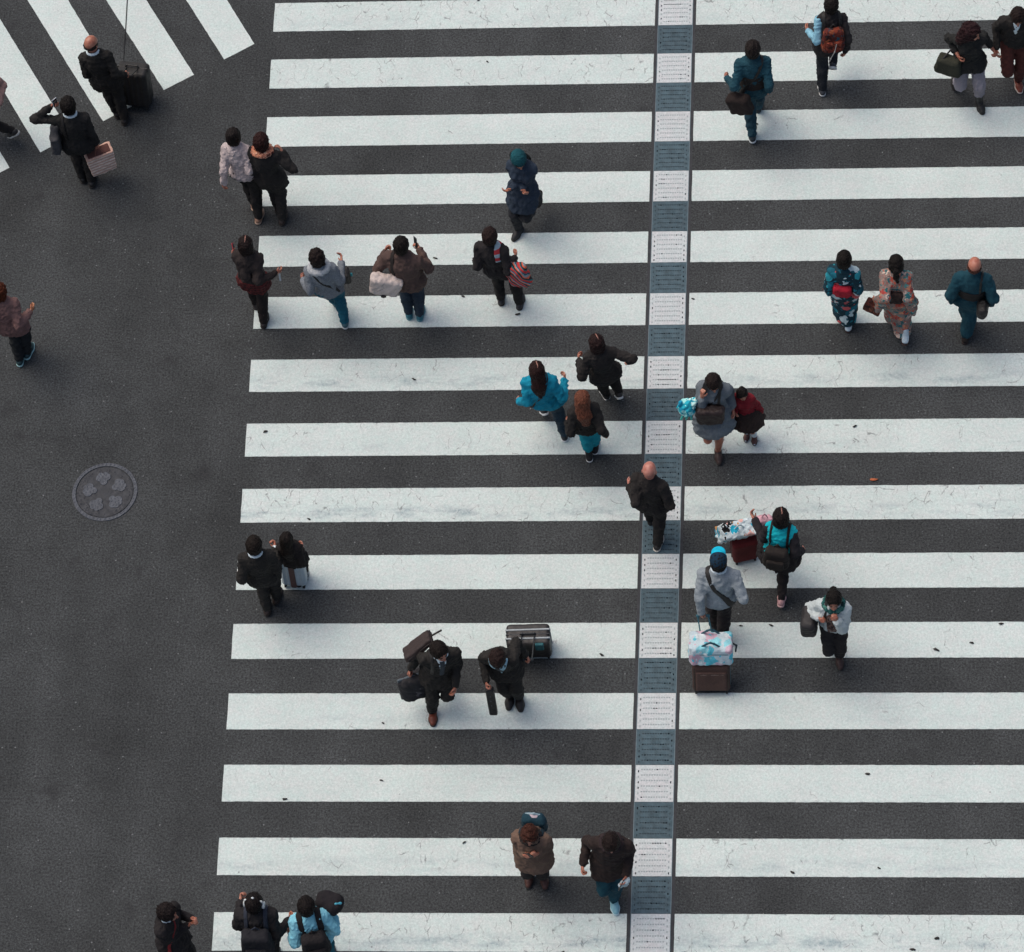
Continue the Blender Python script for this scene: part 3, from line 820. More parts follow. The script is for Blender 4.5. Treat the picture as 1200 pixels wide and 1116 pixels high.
    def skirt(s, mat, length=.42, flare=.05, top=.06, e=.016, name='skirt', fold=.008):
        """hangs from the waist round both thighs"""
        k = s.k; f = field([s.pel+ZUP*.2, *s.kn.values(), *s.an.values()], .32, HC); n = 6
        f.ell(s.pel+ZUP*.02, V(.166+e, .118+e, .13)*k, s.R, .04)
        for i in range(n+1):
            t = i/n; d = (length+.05)*t*k; c = s.pel-ZUP*d
            for nm in 'LR':
                L1 = .2475*s.H
                q = lerp(s.hip[nm], s.kn[nm], d/L1) if d < L1 else lerp(s.kn[nm], s.an[nm], (d-L1)/L1)
                q = V(*(lerp(c, q, .7)[:2]), c[2])
                f.ell(q, V(.115+e+flare*t, .11+e+flare*t, .09)*k, np.array([s.r, s.f, ZUP]), .10)
        f.folds(fold, .12, s.seed+6); f.folds(fold*.5, .05, s.seed+7, 9)
        f.plane(V(0, 0, s.pel[2]-length*k), -ZUP); f.plane(s.pel+ZUP*top*k+ZUP*.05, ZUP)
        return f.obj(name, mat, s.root)
    def shoes(s, col, sole='#2a2624', boot=0., smat=None):
        k = s.k
        for nm in 'LR':
            (fw, rt, up), p = s.foot(nm); m = plain(col, .55, 0, .15, .2) if isinstance(col, str) else col
            f = field([p(-.07, 0, 0), p(.2, 0, .1), s.an[nm], lerp(s.an[nm], s.kn[nm], boot)], .09, .0065)
            f.cap(p(-.035, 0, .042), p(.085, 0, .034), .04*k, .042*k, .02); f.cap(p(.085, 0, .034), p(.142, 0, .026), .043*k, .032*k, .03, (up, 1.15))
            f.cap(s.an[nm]-up*.03*k, lerp(s.an[nm], s.kn[nm], boot) if boot else s.an[nm]-up*.005*k, .043*k, (.062 if boot else .042)*k, .025)
            f.plane(p(0, 0, .012), -up)
            o = f.obj('boot' if boot else 'shoe', m, s.root)
            f = field([p(-.08, 0, 0), p(.19, 0, .05)], .05, .0065)
            f.cap(p(-.036, 0, .014), p(.085, 0, .014), .045*k, .049*k, .02); f.cap(p(.085, 0, .014), p(.145, 0, .014), .049*k, .038*k, .03)
            f.slab(p(0, 0, .008), up, .014*k)
            f.obj('sole', plain(sole, .7), o)
    def socks(s, col, top=.5):
        k = s.k
        for nm in 'LR':
            (fw, rt, up), p = s.foot(nm); f = field([p(-.07, 0, 0), p(.18, 0, .05), lerp(s.an[nm], s.kn[nm], top)], .09, .0065)
            f.cap(lerp(s.an[nm], s.kn[nm], top), s.an[nm], .056*k if top > .4 else .046*k, .041*k, .02)
            if top > .5:
                cv = lerp(s.kn[nm], s.an[nm], .32)-s.ff[nm]*.018*k; f.cap(cv, lerp(s.kn[nm], s.an[nm], .78), .058*k, .042*k, .03)
            f.cap(s.an[nm], p(-.03, 0, .04), .041*k, .04*k, .02); f.cap(p(-.035, 0, .038), p(.10, 0, .030), .038*k, .036*k, .02); f.cap(p(.1, 0, .03), p(.15, 0, .025), .036*k, .026*k, .02)
            f.obj('sock', cloth(col), s.root)
    def sandals(s, col, strap):
        k = s.k
        for nm in 'LR':
            (fw, rt, up), p = s.foot(nm); f = field([p(-.08, 0, -.03), p(.2, 0, .03)], .06, .0065)
            f.cap(p(-.04, 0, -.004), p(.155, 0, -.004), .042*k, .044*k, .01); f.slab(p(0, 0, -.006), up, .014*k); o = f.obj('sandal', plain(col, .6), s.root)
            f = field([p(0, -.05, 0), p(.13, .05, .07)], .04, .0055)
            f.chain([p(.03, -.043, .005), p(.07, -.03, .048), p(.115, 0, .05), p(.07, .03, .048), p(.03, .043, .005)], .0085*k, .004); f.obj('strap', plain(strap, .6), o)
    # -------- hair and hats
    def hair(s, kind, col, nm='hair'):
        if kind == 'bald': return
        k, h = s.k, s.hp; m = hairmat(col); c = s.hc
        low = {'long': .5, 'pony': .42, 'curlylong': .42}.get(kind, .22)
        f = F(c-V(.26, .26, low), c+V(.26, .26, .24), .0075)
        if kind == 'ring':
            f.ell(h(0, -.02, -.002), V(.087, .10, .062)*k, s.hR, .02)
            f.plane(h(0, -.03, .04), nrm(s.hu-s.hf*.35)); f.ell(h(0, .085, 0), V(.075, .085, .12)*k, s.hR, .01, sub=True)
        else:
            t = .012 if kind in ('buzz',) else .02
            f.ell(h(0, -.014, .03), (V(.077, .096, .092)+t)*k, s.hR, .02)
            if kind in ('short', 'buzz'):
                f.ell(h(0, -.045, -.03), V(.078, .068, .07)*k, s.hR, .03)
            if kind in ('bob', 'bun', 'messy', 'long', 'pony', 'hood'):
                f.ell(h(0, -.03, -.035), V(.092, .085, .095)*k, s.hR, .03)
            if kind == 'bob': f.ell(h(0, -.025, -.085), V(.092, .082, .07)*k, s.hR, .03)
            if kind in ('curly', 'curlylong'):
                f.ell(h(0, -.03, .005), V(.118, .12, .122)*k, s.hR, .03); f.ell(h(0, -.055, -.08), V(.115, .09, .10)*k, s.hR, .04)
                if kind == 'curlylong': f.ell(h(0, -.09, -.18), V(.12, .07, .13)*k, s.hR, .05)
            if kind == 'long':
                pts = [h(0, -.06, -.02), h(0, -.085, -.12), s.nb-s.tf*.105*k-s.u*.03*k, s.nb-s.tf*.135*k-s.u*.20*k]
                f.chain(pts, [.088*k, .085*k, .088*k, .055*k], .03, (s.tf, 1.7))
            if kind == 'pony':
                pts = [h(0, -.10, .03), h(0, -.145, .01), h(0, -.15, -.09), h(.02, -.14, -.2)]
                f.chain(pts, [.035*k, .034*k, .036*k, .02*k], .02)
            if kind == 'bun': f.ell(h(0, -.085, .105), V(.045, .045, .04)*k, s.hR, .015)
            fr = {'short': (.085, -.05), 'buzz': (.075, -.04), 'messy': (.08, -.055), 'hood': (.06, -.04)}.get(kind, (.085, -.055))
            f.ell(h(0, fr[0]+.03, fr[1]+(.034 if s.f[1] < 0 else 0)), V(.066, .085+(.022 if s.f[1] < 0 else 0), .098)*k, s.hR, .012, sub=True)
            if kind in ('short', 'buzz', 'messy'):
                for sd in (-1, 1): f.ell(h(sd*.095, .035, -.055), V(.04, .05, .05)*k, s.hR, .01, sub=True)
        amp = {'curly': .012, 'curlylong': .012, 'messy': .009, 'buzz': .002, 'ring': .003}.get(kind, .005)
        f.folds(amp, .045 if amp < .01 else .05, s.seed+1); f.folds(max(amp*.5, .0025), .02, s.seed+2, 9)
        # a parting, as a shallow groove along the crown
        if kind in ('long', 'bob', 'pony') and s.seed % 2 == 0:
            for a, b in ((h(.015, .06, .125), h(.015, 0, .146)), (h(.015, 0, .146), h(.012, -.05, .14))): f.cap(a, b, .009*k, None, .006, sub=True)
        s.Hf = f
        return f.obj(nm, m, s.root)
    def parting(s, x=.012):
        k, h = s.k, s.hp; pts = [h(x, y, .135) for y in (.05, .02, -.01, -.04, -.07)]; q = []
        for p in pts:
            for _ in range(8):
                d, g = s.Hf.at(p); p = p-g*d
            q.append(p+s.hu*.001)
        f = field(q, .05, .004); f.chain(q, [.004, .006, .0065, .006, .004], .003); f.obj('parting', skinmat((.34, .17, .13)), s.root)
    def cap_hat(s, crown, front, strap=None):
        k, h = s.k, s.hp
        c = s.hc; f = F(c-V(.2, .2, .12), c+V(.2, .2, .22), .007)
        f.ell(h(0, -.012, .04), V(.098, .116, .104)*k, s.hR, .02); f.plane(h(0, 0, .012), -s.hu)
        o = f.obj('cap', cloth(crown), s.root)
        f = F(c-V(.26, .26, .12), c+V(.26, .26, .22), .007)
        f.ell(h(0, .10, .028), V(.082, .085, .02)*k, s.hR, .01)
        f.obj('brim', cloth(front), o)
        f = F(c-V(.2, .2, .12), c+V(.2, .2, .22), .007)
        f.ell(h(0, -.012, .041), (V(.098, .116, .104)+.004)*k, s.hR, .02); f.plane(h(0, 0, .014), -s.hu); f.plane(h(0, .03, 0), -s.hf)
        f.obj('front_panel', cloth(front), o)
    def beanie(s, col, pom=False):
        k, h = s.k, s.hp; c = s.hc; f = F(c-V(.2, .2, .14), c+V(.2, .2, .24), .007)
        f.ell(h(0, -.02, .045), V(.102, .118, .112)*k, s.hR, .02); f.plane(h(0, 0, .0), -nrm(s.hu-s.hf*.1)); f.folds(.004, .03, s.seed)
        f.obj('knit_hat', cloth(col, var=.25), s.root)
    # -------- bands laid on the clothes (straps, sashes, shirt fronts)
    def band(s, name, mat, p, n, half, off=.010, parent=None, lo=None, hi=None, side=None, src=None, base=None, depth=.016):
        T = src or s.T; f = T.like(); f.d = np.maximum(T.d-off, -(T.d+depth)); f.slab(p, n, half)
        if lo is not None: f.plane(V(0, 0, lo), -ZUP)
        if hi is not None: f.plane(V(0, 0, hi), ZUP)
        if side is not None: f.plane(*side)
        return f.obj(name, mat, parent or s.root, base)
    def cross_strap(s, sh, mat, parent, w=.02, drop=0.):
        """strap from shoulder sh to the other hip"""
        ot = 'R' if sh == 'L' else 'L'
        a = lerp(s.nb, s.sh[sh], .55); b = s.pel+s.tr*(1 if ot == 'R' else -1)*.17*s.k-ZUP*drop
        n = np.cross(nrm(b-a), s.tf)
        return s.band('strap', mat, a, n, w, .009, parent)
    def side_strap(s, sh, mat, parent, w=.02, lo=None):
        a = lerp(s.nb, s.sh[sh], .62)
        return s.band('strap', mat, a, s.tr, w, .010, parent, lo=lo if lo is not None else s.wa[2])
    def front(s, mat, width=.075, depth=-.05, name='shirt_front', off=.004, top=.03):
        """the V of a shirt between lapels"""
        k = s.k; f = s.T.like(); f.d = np.maximum(f.d-off, -(f.d+.02)); bot = s.wa+s.u*depth
        topc = s.nb+s.u*top
        for sd in (-1, 1):
            n = np.cross(nrm(topc+s.tr*sd*width*k-bot), s.tf); n = n if n.dot(s.tr)*sd > 0 else -n
            f.plane(bot, n)
        f.plane(s.ch, -s.tf); f.obj(name, mat, s.root)
    def tie(s, col):
        k = s.k; f = s.T.like(); f.d = np.maximum(f.d-.011, -(f.d+.01)); f.slab(s.ch, s.tr, .028*k); f.plane(s.ch, -s.tf); f.plane(s.wa, -s.u); f.plane(s.nb+s.u*.02, s.u)
        f.obj('tie', cloth(col, rough=.6), s.root)

# ------------------------------------------------------------------ things carried
def frame(hd, tilt=0., roll=0.):
    a = rad(hd); f = V(math.sin(a), math.cos(a), 0); r = V(f[1], -f[0], 0)
    t = rad(tilt); u = ZUP*math.cos(t)+f*math.sin(t); f2 = f*math.cos(t)-ZUP*math.sin(t)
    q = rad(roll); r2 = r*math.cos(q)+u*math.sin(q); u2 = u*math.cos(q)-r*math.sin(q)
    return np.array([r2, f2, u2])
def pt(c, R, x, y, z): return c+R[0]*x+R[1]*y+R[2]*z
def suitcase(label, base, hd, size, mat, trim, tilt=0, handle=None, ribs=True, strap=None, wheels=True, group=None, ribmat=None):
    """upright wheeled case; base: ground point under its middle; handle: world point of the grip"""
    w, d, h = size; R = frame(hd, tilt); c0 = np.array(base, float)
    t = thing('suitcase', label, 'suitcase', c0, group)
    c = pt(c0, R, 0, 0, .055+h/2)
    f = field([c-.1, c+.1], max(size)*.62, .008); f.box(c, (w/2, d/2, h/2), R, .045)
    if ribs:
        for i in range(-2, 3):
            p = pt(c, R, i*w/5.6, 0, 0); f.box(p, (w*.035, d/2+.008, h*.44), R, .008, .01)
    f.folds(.0015, .2, 3)
    f.obj('shell', mat, t)
    f = field([c-.1, c+.1], max(size)*.62, .008); f.box(c, (w/2+.005, .009, h/2+.005), R, .006); f.obj('seam', trim, t)
    if wheels:
        for sx in (-1, 1):
            for sy in (-1, 1):
                p = pt(c0, R, sx*(w/2-.04), sy*(d/2-.035), .032); g = field([p], .06, .006)
                g.cyl(p-R[0]*.013, p+R[0]*.013, .03); g.cap(p, p+R[2]*.04, .014, .018, .008); g.obj('wheel', plain('#141414', .6), t)
    topc = pt(c, R, 0, 0, h/2)
    if handle is not None:
        hp = np.array(handle, float); g = field([topc, hp], .16, .0065); ax = R[0]
        for sx in (-1, 1): g.cap(topc+ax*sx*.075-R[2]*.01+R[1]*-.05*0, hp+ax*sx*.06, .0085)
        g.cap(hp-ax*.065, hp+ax*.065, .014); g.obj('pull_handle', trim, t)
    g = field([topc], .14, .006); g.chain([topc-R[0]*.09, topc-R[0]*.07+R[2]*.03, topc+R[0]*.07+R[2]*.03, topc+R[0]*.09], .01); g.obj('top_handle', trim, t)
    if strap is not None:
        for q in strap[1]:
            f = field([c-.1, c+.1], max(size)*.62, .008); f.box(pt(c, R, q*w, 0, 0), (strap[2], d/2+.014, h/2+.008), R, .012); f.obj('luggage_strap', strap[0], t)
    return t, c, R
def phone(hand_person, nm, label, col='#15171a', off=.03, up=None):
    p, d, n, x = hand_person.pal[nm]
    t = thing('mobile_phone', label, 'phone', p, None)
    u = nrm(d+n*.35) if up is None else nrm(up); ff = nrm(n-u*n.dot(u)); R = np.array([np.cross(u, ff), ff, u])
    c = p+u*.045
    f = field([c-.02, c+.02], .1, .0035); f.box(c, (.037, .005, .075), R, .004, .001); f.obj('case', plain(col, .4), t)
    f = field([c-.02, c+.02], .1, .0035); f.box(c+R[1]*.0045, (.032, .0032, .066), R, .002, .001); f.obj('screen', plain('#20262c', .15), t)
    return t
def soft_bag(name, label, cat, c, R, half, mat, r=.04, taper=0., fold=.006, part='body', group=None, h=.008):
    t = thing(name, label, cat, c, group)
    f = field([c-.05, c+.05], max(half)*1.5+.03, h); f.box(c, half, R, r, .01, taper=taper); f.folds(fold, .11, int(abs(c[0])*97))
    f.obj(part, mat, t); return t
def loop_handle(t, a, b, rise, mat, r=.009, name='handle', mid=None):
    m = (a+b)/2+V(0, 0, rise) if mid is None else np.array(mid, float); g = field([a, b, m], .06, .006)
    pts = [a, lerp(a, m, .6)+(m-(a+b)/2)*.12, m, lerp(b, m, .6)+(m-(a+b)/2)*.12, b]; g.chain(pts, r, .01); return g.obj(name, mat, t)
def backpack(p, label, mat, size=(.29, .15, .42), drop=.06, pocket=None, strapmat=None, straps=True, strapw=.024, side=0., pmat=None):
    k = p.k; w, d, h = [v*k for v in size]; back = p.T
    c = p.ch-p.u*drop*k-p.tf*(.11+p.e+d/2)*k+p.tr*side
    R = np.array([p.tr, p.tf, p.u])
    t = thing('backpack', label, 'backpack', c)
    f = field([c-.05, c+.05], h*.75, .008); f.box(c, (w/2, d/2, h/2), R, .055*k, .01, taper=.1); f.folds(.005, .11, p.seed+4); f.obj('pack', mat, t)
    q = pt(c, R, 0, -d/2-.008, -h*.16); f = field([q-.05, q+.05], h*.55, .0075); f.box(q, (w*.36, .03*k, h*.24), R, .022, .01); f.folds(.003, .09, 5); f.obj('pocket', pmat or mat, t)
    a = pt(c, R, -.04*k, d*.3, h/2-.01); b = pt(c, R, .04*k, d*.3, h/2-.01); g = field([a, b], .08, .006); g.chain([a, (a+b)/2+R[2]*.05*k, b], .009); g.obj('top_handle', strapmat or mat, t)
    if straps:
        for sd in (-1, 1): p.band('strap', strapmat or mat, p.nb+p.tr*sd*.105*k, p.tr, strapw*k, .012, t, lo=p.wa[2]-.02)
    return t, c, R
# ------------------------------------------------------------------ the people of the crossing
BLK = cloth('#242221'); BLK2 = cloth('#2b2826', var=.2); SUIT = cloth('#272523', rough=.8); NAVY = cloth('#2c343c'); JEAN = cloth('#2c3a44', var=.25); LBLK = plain('#1d1b1a', .55, 0, .2, .3)
SHIRT = cloth('#cfdde2', var=.06); STEEL = plain('#6d7478', .4, .6)
DK = '#1a1513'
PEOPLE = []
def say(p, n):
    rr = {k: round(float(v), 2) for k, v in p.reach.items()}
    print('PERSON', n, 'fit', [round(v, 2) for v in p.fit] if p.fit else None, 'pelz', round(p.pel[2]/p.H, 3), 'reach', rr, round(time.time()-T0, 1))
def glob(n, p): PEOPLE.append(p); p.root['group'] = 'people walking over the crossing'; say(p, n); return p

# 1 suit man with a suitcase by the slanting stripes
p = glob('suit_suitcase', Person('balding man in a black suit walking off beside a black suitcase over slanting stripes', (107, 51), -8, 1.70, L=(136, 128), R=(146, 136), hl=('l', -.05, .30, -.30), hr=('p', 150, 88, .84), yaw=30, curl=(.9, 1.1)))
p.trousers(SUIT); p.top('jacket', SUIT, .022, .2, collar=SHIRT); p.hair('ring', '#2a2320'); p.shoes('#211d1b')
b = U(161, 122); suitcase('black suitcase pulled by the balding man in the suit', b, 8, (.40, .26, .56), plain('#23211f', .6, 0, .15, .2), plain('#2e2c2a', .5), 14, p.pal['R'][0])
# 2 man with phone at his ear and paper bag
p = glob('phone_ear', Person('man in black with a phone at his ear, elbow raised, carrying a paper bag', (80, 124), -8, 1.72, L=(96, 204), R=(108, 209), hl=('p', 64, 121, 1.58, 1), hr=('p', 115, 171, .74), el=(1., -.1, .05, 1), curl=(1.1, 1.2)))
p.trousers(BLK); p.top('jacket', cloth('#282726'), .028, .16, collar=SHIRT); p.hair('short', DK); p.shoes('#1d1b1a')
phone(p, 'L', 'pale phone held to the ear of the man with the paper bag', '#c9cdd0', up=ZUP)
w = p.pal['R'][0]; c = w-V(0, 0, .31); R = frame(-25)
t = soft_bag('paper_bag', 'pink and beige striped paper bag in the hand of the man on the phone', 'paper bag', c, R, (.17, .085, .19), cloth('#f2dccc', 'rings', ('#d3ab98',), rough=.8, scale=9.), .01, -.06, .004)
f = field([c+R[2]*.19], .2, .007); f.box(c+R[2]*.185, (.15, .066, .012), R, .008); f.obj('dark_lining', plain('#5d3a33', .9), t)
for sy in (-1, 1): loop_handle(t, pt(c, R, -.06, sy*.06, .18), pt(c, R, .06, sy*.06, .18), 0, plain('#8a5a4a', .8), .005, mid=w-V(0, 0, .01))
t = soft_bag('shoulder_bag', 'grey shoulder bag at the hip of the man on the phone', 'bag', lerp(p.pel, p.ch, .35)-p.tr*.245-p.f*.03, np.array([p.tf, -p.tr, p.u]), (.16, .055, .17), cloth('#4a4a4c', var=.25), .04)
p.side_strap('L', LBLK, t)
# 3 cropped walker at the edge
p = glob('edge_pink', Person('walker in a pale pink coat mostly out of view behind the phone man', (-26, 84), -80, 1.6, L=(-40, 150), R=(14, 158, .07, 40), sex='f', hr=('p', -2, 128, .95), hl=('l', .1, .2, -.4)))
p.trousers(BLK); p.top('coat', cloth('#a08078', var=.2), .03, .32, flare=.03); p.hair('bob', DK); p.shoes('#1b1a1a', '#b8b8b4')
# 4, 5 two women arm in arm
p4 = p = glob('white_jacket', Person('woman in a short whitish jacket beside the friend in the orange scarf', (273.5, 160), 4, 1.60, R=(304, 252), L=(298, 236), sex='f', hl=('p', 262, 219, .76), hr=('l', .06, .06, -.5), curl=(.5, .5)))
p.trousers(BLK); p.top('jacket', cloth('#c3b5b2', 'melange', ('#a99c9b',), var=.1), .024, .07); p.hair('bun', '#221b19'); p.shoes('#8a6a58', '#b49a86')
p = glob('scarf', Person('woman in a black coat with a patterned orange scarf, walking beside the whitish jacket', (306, 166), 4, 1.60, R=(332, 254), L=(326, 240), sex='f', hl=('l', -.12, .22, -.36), hr=('p', 328, 173, 1.33, 1), er=(1., -.35, -.75, 1), build=1.08))
p.trousers(cloth('#2a2827')); p.top('coat', cloth('#262423'), .036, .20, flare=.01, wl=.14); p.hair('messy', '#331b19'); p.shoes('#2a1f1c')
p.ring('scarf', cloth('#b0705a', 'blotch', ('#d9b49a', '#5a2c26', '#c98a6c'), scale=22.), .098, .042, .005, .008, sq=1.1)
# 6 dark red
p = glob('dark_red', Person('woman in a dark top over a dark red plaid tunic holding a white stick', (288, 287), 0, 1.60, R=(310, 374), L=(300, 352), sex='f', hl=('p', 273, 297, 1.22, 1), hr=('p', 328, 318, 1.0), el=(.5, -.4, -.8)))
p.trousers(cloth('#241f1e')); p.top('tunic', cloth('#4a2222', 'check', ('#241517', '#6b2c2c'), scale=11.), .024, .20, sleeve=0, flare=.02)
p.top('jacket', cloth('#2e2827'), .034, -.06); p.hair('bob', '#231817'); p.parting(); p.shoes('#2b2524', boot=.3)
phone(p, 'L', 'red phone in the hand of the woman in dark red plaid', '#a03038')
w, d, n, x = p.pal['R']; t = thing('paper_roll', 'thin white paper roll held by the woman in dark red plaid', 'paper', w)
f = field([w], .2, .006); f.cyl(w+V(0, 0, .03), w+V(.0, -.05, -.16), .012); f.obj('sheet', plain('#c9d0d2', .7), t)
# 7 grey hoodie and teal jeans
p = glob('hoodie', Person('walker in a grey hoodie and teal jeans with a small black bag', (371.5, 302), -12, 1.64, R=(404, 374), L=(392, 350), sex='f', lean=.12, hl=('l', .12, .16, -.38), hr=('p', 400, 301, 1.15), er=(1., -.2, -.2)))
p.trousers(cloth('#1f5a6c', var=.25)); p.top('hoodie', cloth('#7c8288', 'melange', ('#6a7077',)), .034, .08, wl=.13); p.hair('messy', '#231917'); p.shoes('#3d5f68', '#c2c6c6')
p.ring('hood', cloth('#a9adb0', var=.1), .098, .04, -.01, .006)
t = soft_bag('shoulder_bag', 'small black bag with a teal tag on the grey hoodie', 'bag', p.J.push(U(405, 322, 1.0), .05), np.array([p.tf, -p.tr, p.u]), (.085, .05, .10), LBLK, .03)
p.cross_strap('L', LBLK, t, .012)
f = field([U(407, 320, 1.0)], .06, .006); c = p.J.push(U(408, 321, 1.0), .10); f = field([c], .06, .006); f.box(c, (.022, .012, .03), None, .008); f.obj('tag', plain('#2a8a93', .5), t)
# 8 navy coat and teal hat
p = glob('teal_hat', Person('person in a teal knit hat and navy coat with folded arms, one foot kicked back', (608, 188), 202, 1.62, R=(606, 273), L=(631, 236, .22, 60), sex='f', hl=('l', -.26, .24, -.24), hr=('l', -.27, .25, -.20), lean=.02, nod=22, yaw=-40))
p.trousers(cloth('#2b2c30')); p.top('coat', cloth('#2f3a48'), .04, .26, flare=.0, wl=.15); p.hair('long', '#1e2322'); p.beanie('#154a52'); p.shoes('#222226'); p.eyes()
# 9 brown jacket with tote
p = glob('brown_tote', Person('man in a brown jacket raising both hands, a white tote on his shoulder', (470, 288), 0, 1.68, L=(479, 363), R=(493, 365), hl=('p', 453, 291, 1.42), hr=('p', 489, 287, 1.46), el=(3., -.5, -.3), er=(3., -.5, -.3), build=1.12, curl=(.9, 1.)))
p.trousers(cloth('#2f3a45', var=.25)); p.top('jacket', cloth('#55443f', var=.14), .042, .16, wl=.14); p.hair('short', DK); p.shoes('#2f6f7c', '#5d8f98')
phone(p, 'R', 'dark phone held up by the man in the brown jacket', '#1f2a26', up=ZUP+p.f*.4)
c = p.J.push(U(452, 334, .98), .07); R = np.array([p.tr, p.tf, p.u])
t = soft_bag('tote_bag', 'off-white canvas tote hanging behind the brown jacket', 'tote bag', c, frame(0, 0, -14), (.185, .075, .17), cloth('#c9bbb4', var=.12), .05, -.12, .010)
p.side_strap('L', cloth('#2a2625'), t, .026, lo=p.wa[2]); f = field([c], .2, .007); q = pt(c, frame(0, 0, -14), .0, -.07, -.155); f.ell(q, (.035, .02, .025)); f.obj('corner_patch', plain('#2b2322', .7), t)
# 10 striped bag
p = glob('striped_bag', Person('person in a black jacket with a red and teal striped bag on one shoulder', (574, 277), 2, 1.64, L=(587, 347), R=(610, 352), hl=('l', .1, .12, -.46), hr=('l', .12, .2, -.36), lean=.03))
p.trousers(BLK); p.top('jacket', cloth('#272425'), .034, .14); p.hair('short', '#2b1d1b'); p.shoes('#26252a')
c = p.J.push(U(600, 313, 1.02), .085)
t = soft_bag('shoulder_bag', 'red and teal striped woven bag on the black jacket', 'bag', c, frame(15, 0, 14), (.135, .09, .19), cloth('#a02c34', 'stripe', ('#c8343a', '#d2463c', '#1d6a72', '#2a2226', '#d86a4e', '#8f9aa0', '#1f5a68'), scale=9.), .07, .0, .008)
p.side_strap('R', cloth('#b33a40', 'rings', ('#9fb0b8',), scale=4.5), t, .03, lo=p.ch[2])
# 11 black outfit
p = glob('black_outfit', Person('woman all in black swinging her arms, one white sole showing', (699, 402), -20, 1.60, L=(708, 458), R=(725, 463, .03, 45), sex='f', lean=.16, hl=('p', 678, 418, 1.08), hr=('p', 737, 424, .96, 1), el=(1.8, -.6, -.1), er=(2.4, -.4, .4)))
p.trousers(cloth('#272422')); p.top('coat', cloth('#2a2726'), .034, .18, sl=1.1); p.hair('bob', '#2c1b1a'); p.parting(); p.shoes('#2a2827', '#d4d6d4')
# 12 teal jacket
p = glob('teal_jacket', Person('woman with long brown hair in a bright teal jacket and dark jeans', (629, 434), -12, 1.62, L=(637, 482, .06, 45), R=(661, 506), sex='f', hl=('l', .14, .05, -.5), hr=('p', 662, 441, 1.08), er=(1., -.5, 0.), build=1.08))
p.trousers(JEAN); p.top('jacket', cloth('#1485a0', var=.12), .044, .10, wl=.13); p.hair('long', '#301c1a'); p.parting(); p.shoes('#26292c', '#d6d8d8')
t = soft_bag('small_purse', 'little dark purse on a thin strap over the teal jacket', 'purse', p.J.push(lerp(p.pel, p.ch, .2)-p.tr*.16+p.tf*.12, .04), p.R, (.07, .035, .06), LBLK, .025); p.cross_strap('R', LBLK, t, .008)
# 13 blonde
p = glob('blonde', Person('woman with long blonde hair, black jacket and cropped turquoise trousers', (682.5, 468), 0, 1.58, L=(690, 530), R=(698, 521), sex='f', hl=('l', .1, .16, -.42), hr=('p', 712, 511, .80), er=(1., -.7, 0)))
p.trousers(cloth('#1c8a9a', var=.1), upto=.62, wide=1.15); p.top('jacket', cloth('#242221'), .038, .06); p.hair('long', '#7a4a38'); p.shoes('#25262a', '#d9dad8'); p.socks('#2a2a2c', .14)
# 14 bald man
p = glob('bald_man', Person('bald man in a black jacket crossing the drain with a phone in hand', (761, 551), 8, 1.70, R=(772, 634), L=(763, 604), hl=('p', 736, 564, 1.16, 1), hr=('l', .0, .20, -.40), el=(1.3, -.4, -.2), er=(1.3, -.4, -.1), build=1.0, curl=(1., .6), skin=(.50, .215, .165)))
p.trousers(BLK); p.top('jacket', cloth('#272423'), .030, .16, wl=.11); p.shoes('#1f1d1c', '#c8c4ba')
phone(p, 'L', 'black phone in the hand of the bald man on the drain', '#17181a')
# 15, 16 woman in grey and girl in red
p15 = p = glob('grey_dress', Person('woman in a grey cape dress with one bare leg forward, leading the girl in red', (836, 449), 180, 1.62, L=(842, 534), R=(832, 505, .12, 60), sex='f', hr=('p', 823, 460, 1.38), hl=('p', 860, 486, .80), er=(.3, -.3, -.6), lean=.1, nod=26, yaw=-10, curl=(.9, .9)))
p.skirt(cloth('#656d73'), .25, .05, fold=.01); p.top('dress_top', cloth('#687076', var=.12), .036, .1, sl=1.25, sleeve=.9, wl=.15); p.hair('bob', '#231a18'); p.shoes('#3a2a26'); p.eyes()
phone(p, 'R', 'dark phone held at the face of the woman in the grey dress', '#1b1a1c')
c = p.J.push(U(832, 480, 1.02), .06); R = frame(180)
t = soft_bag('handbag', 'dark brown bag carried in front of the grey dress', 'handbag', c, R, (.165, .07, .15), plain('#2b1d1b', .6, 0, .25, .3), .05, -.06); p.side_strap('L', LBLK, t, .016, lo=p.wa[2]); p.cross_strap('L', LBLK, t, .014)
c = p.J.push(U(811, 478, 1.1), .11); t = thing('plush_pouch', 'bright cyan plush pouch hanging at the elbow of the grey dress', 'pouch', c)
f = field([c], .3, .0075); f.ell(c, (.10, .09, .125)); f.ell(c+V(.07, .02, .10), (.055, .05, .05)); f.ell(c+V(-.06, 0, .09), (.03, .03, .05)); f.folds(.012, .07, 4); f.obj('pouch', cloth('#2aa9bd', 'blotch', ('#9fe0dc', '#1b8fb0', '#c8efe8'), scale=12.), t)
g = field([c-V(0, 0, .2)], .2, .006)
for i in (-1, 0, 1): g.chain([c+V(i*.045, -.02, -.10), c+V(i*.055, -.03, -.17), c+V(i*.06-.01, -.03, -.22)], .012)
g.obj('tassel', plain('#4cc3b5', .7), t)
p = glob('girl', Person('little girl in a red cardigan, dark skirt and white socks', (870, 462), 185, 1.12, R=(875, 510), L=(884, 514), sex='f', hl=('p', 894, 484, .52), hr=('p', 862, 486, .74), el=(.9, -.4, 0), nod=12, yaw=-25))
p.skirt(cloth('#2f2522', var=.2), .21, .07, fold=.01); p.top('cardigan', cloth('#7a1f28', var=.16), .034, .08, sl=1.15); p.hair('bob', DK); p.socks('#cdd7de', .85); p.shoes('#5a3832'); p.eyes()
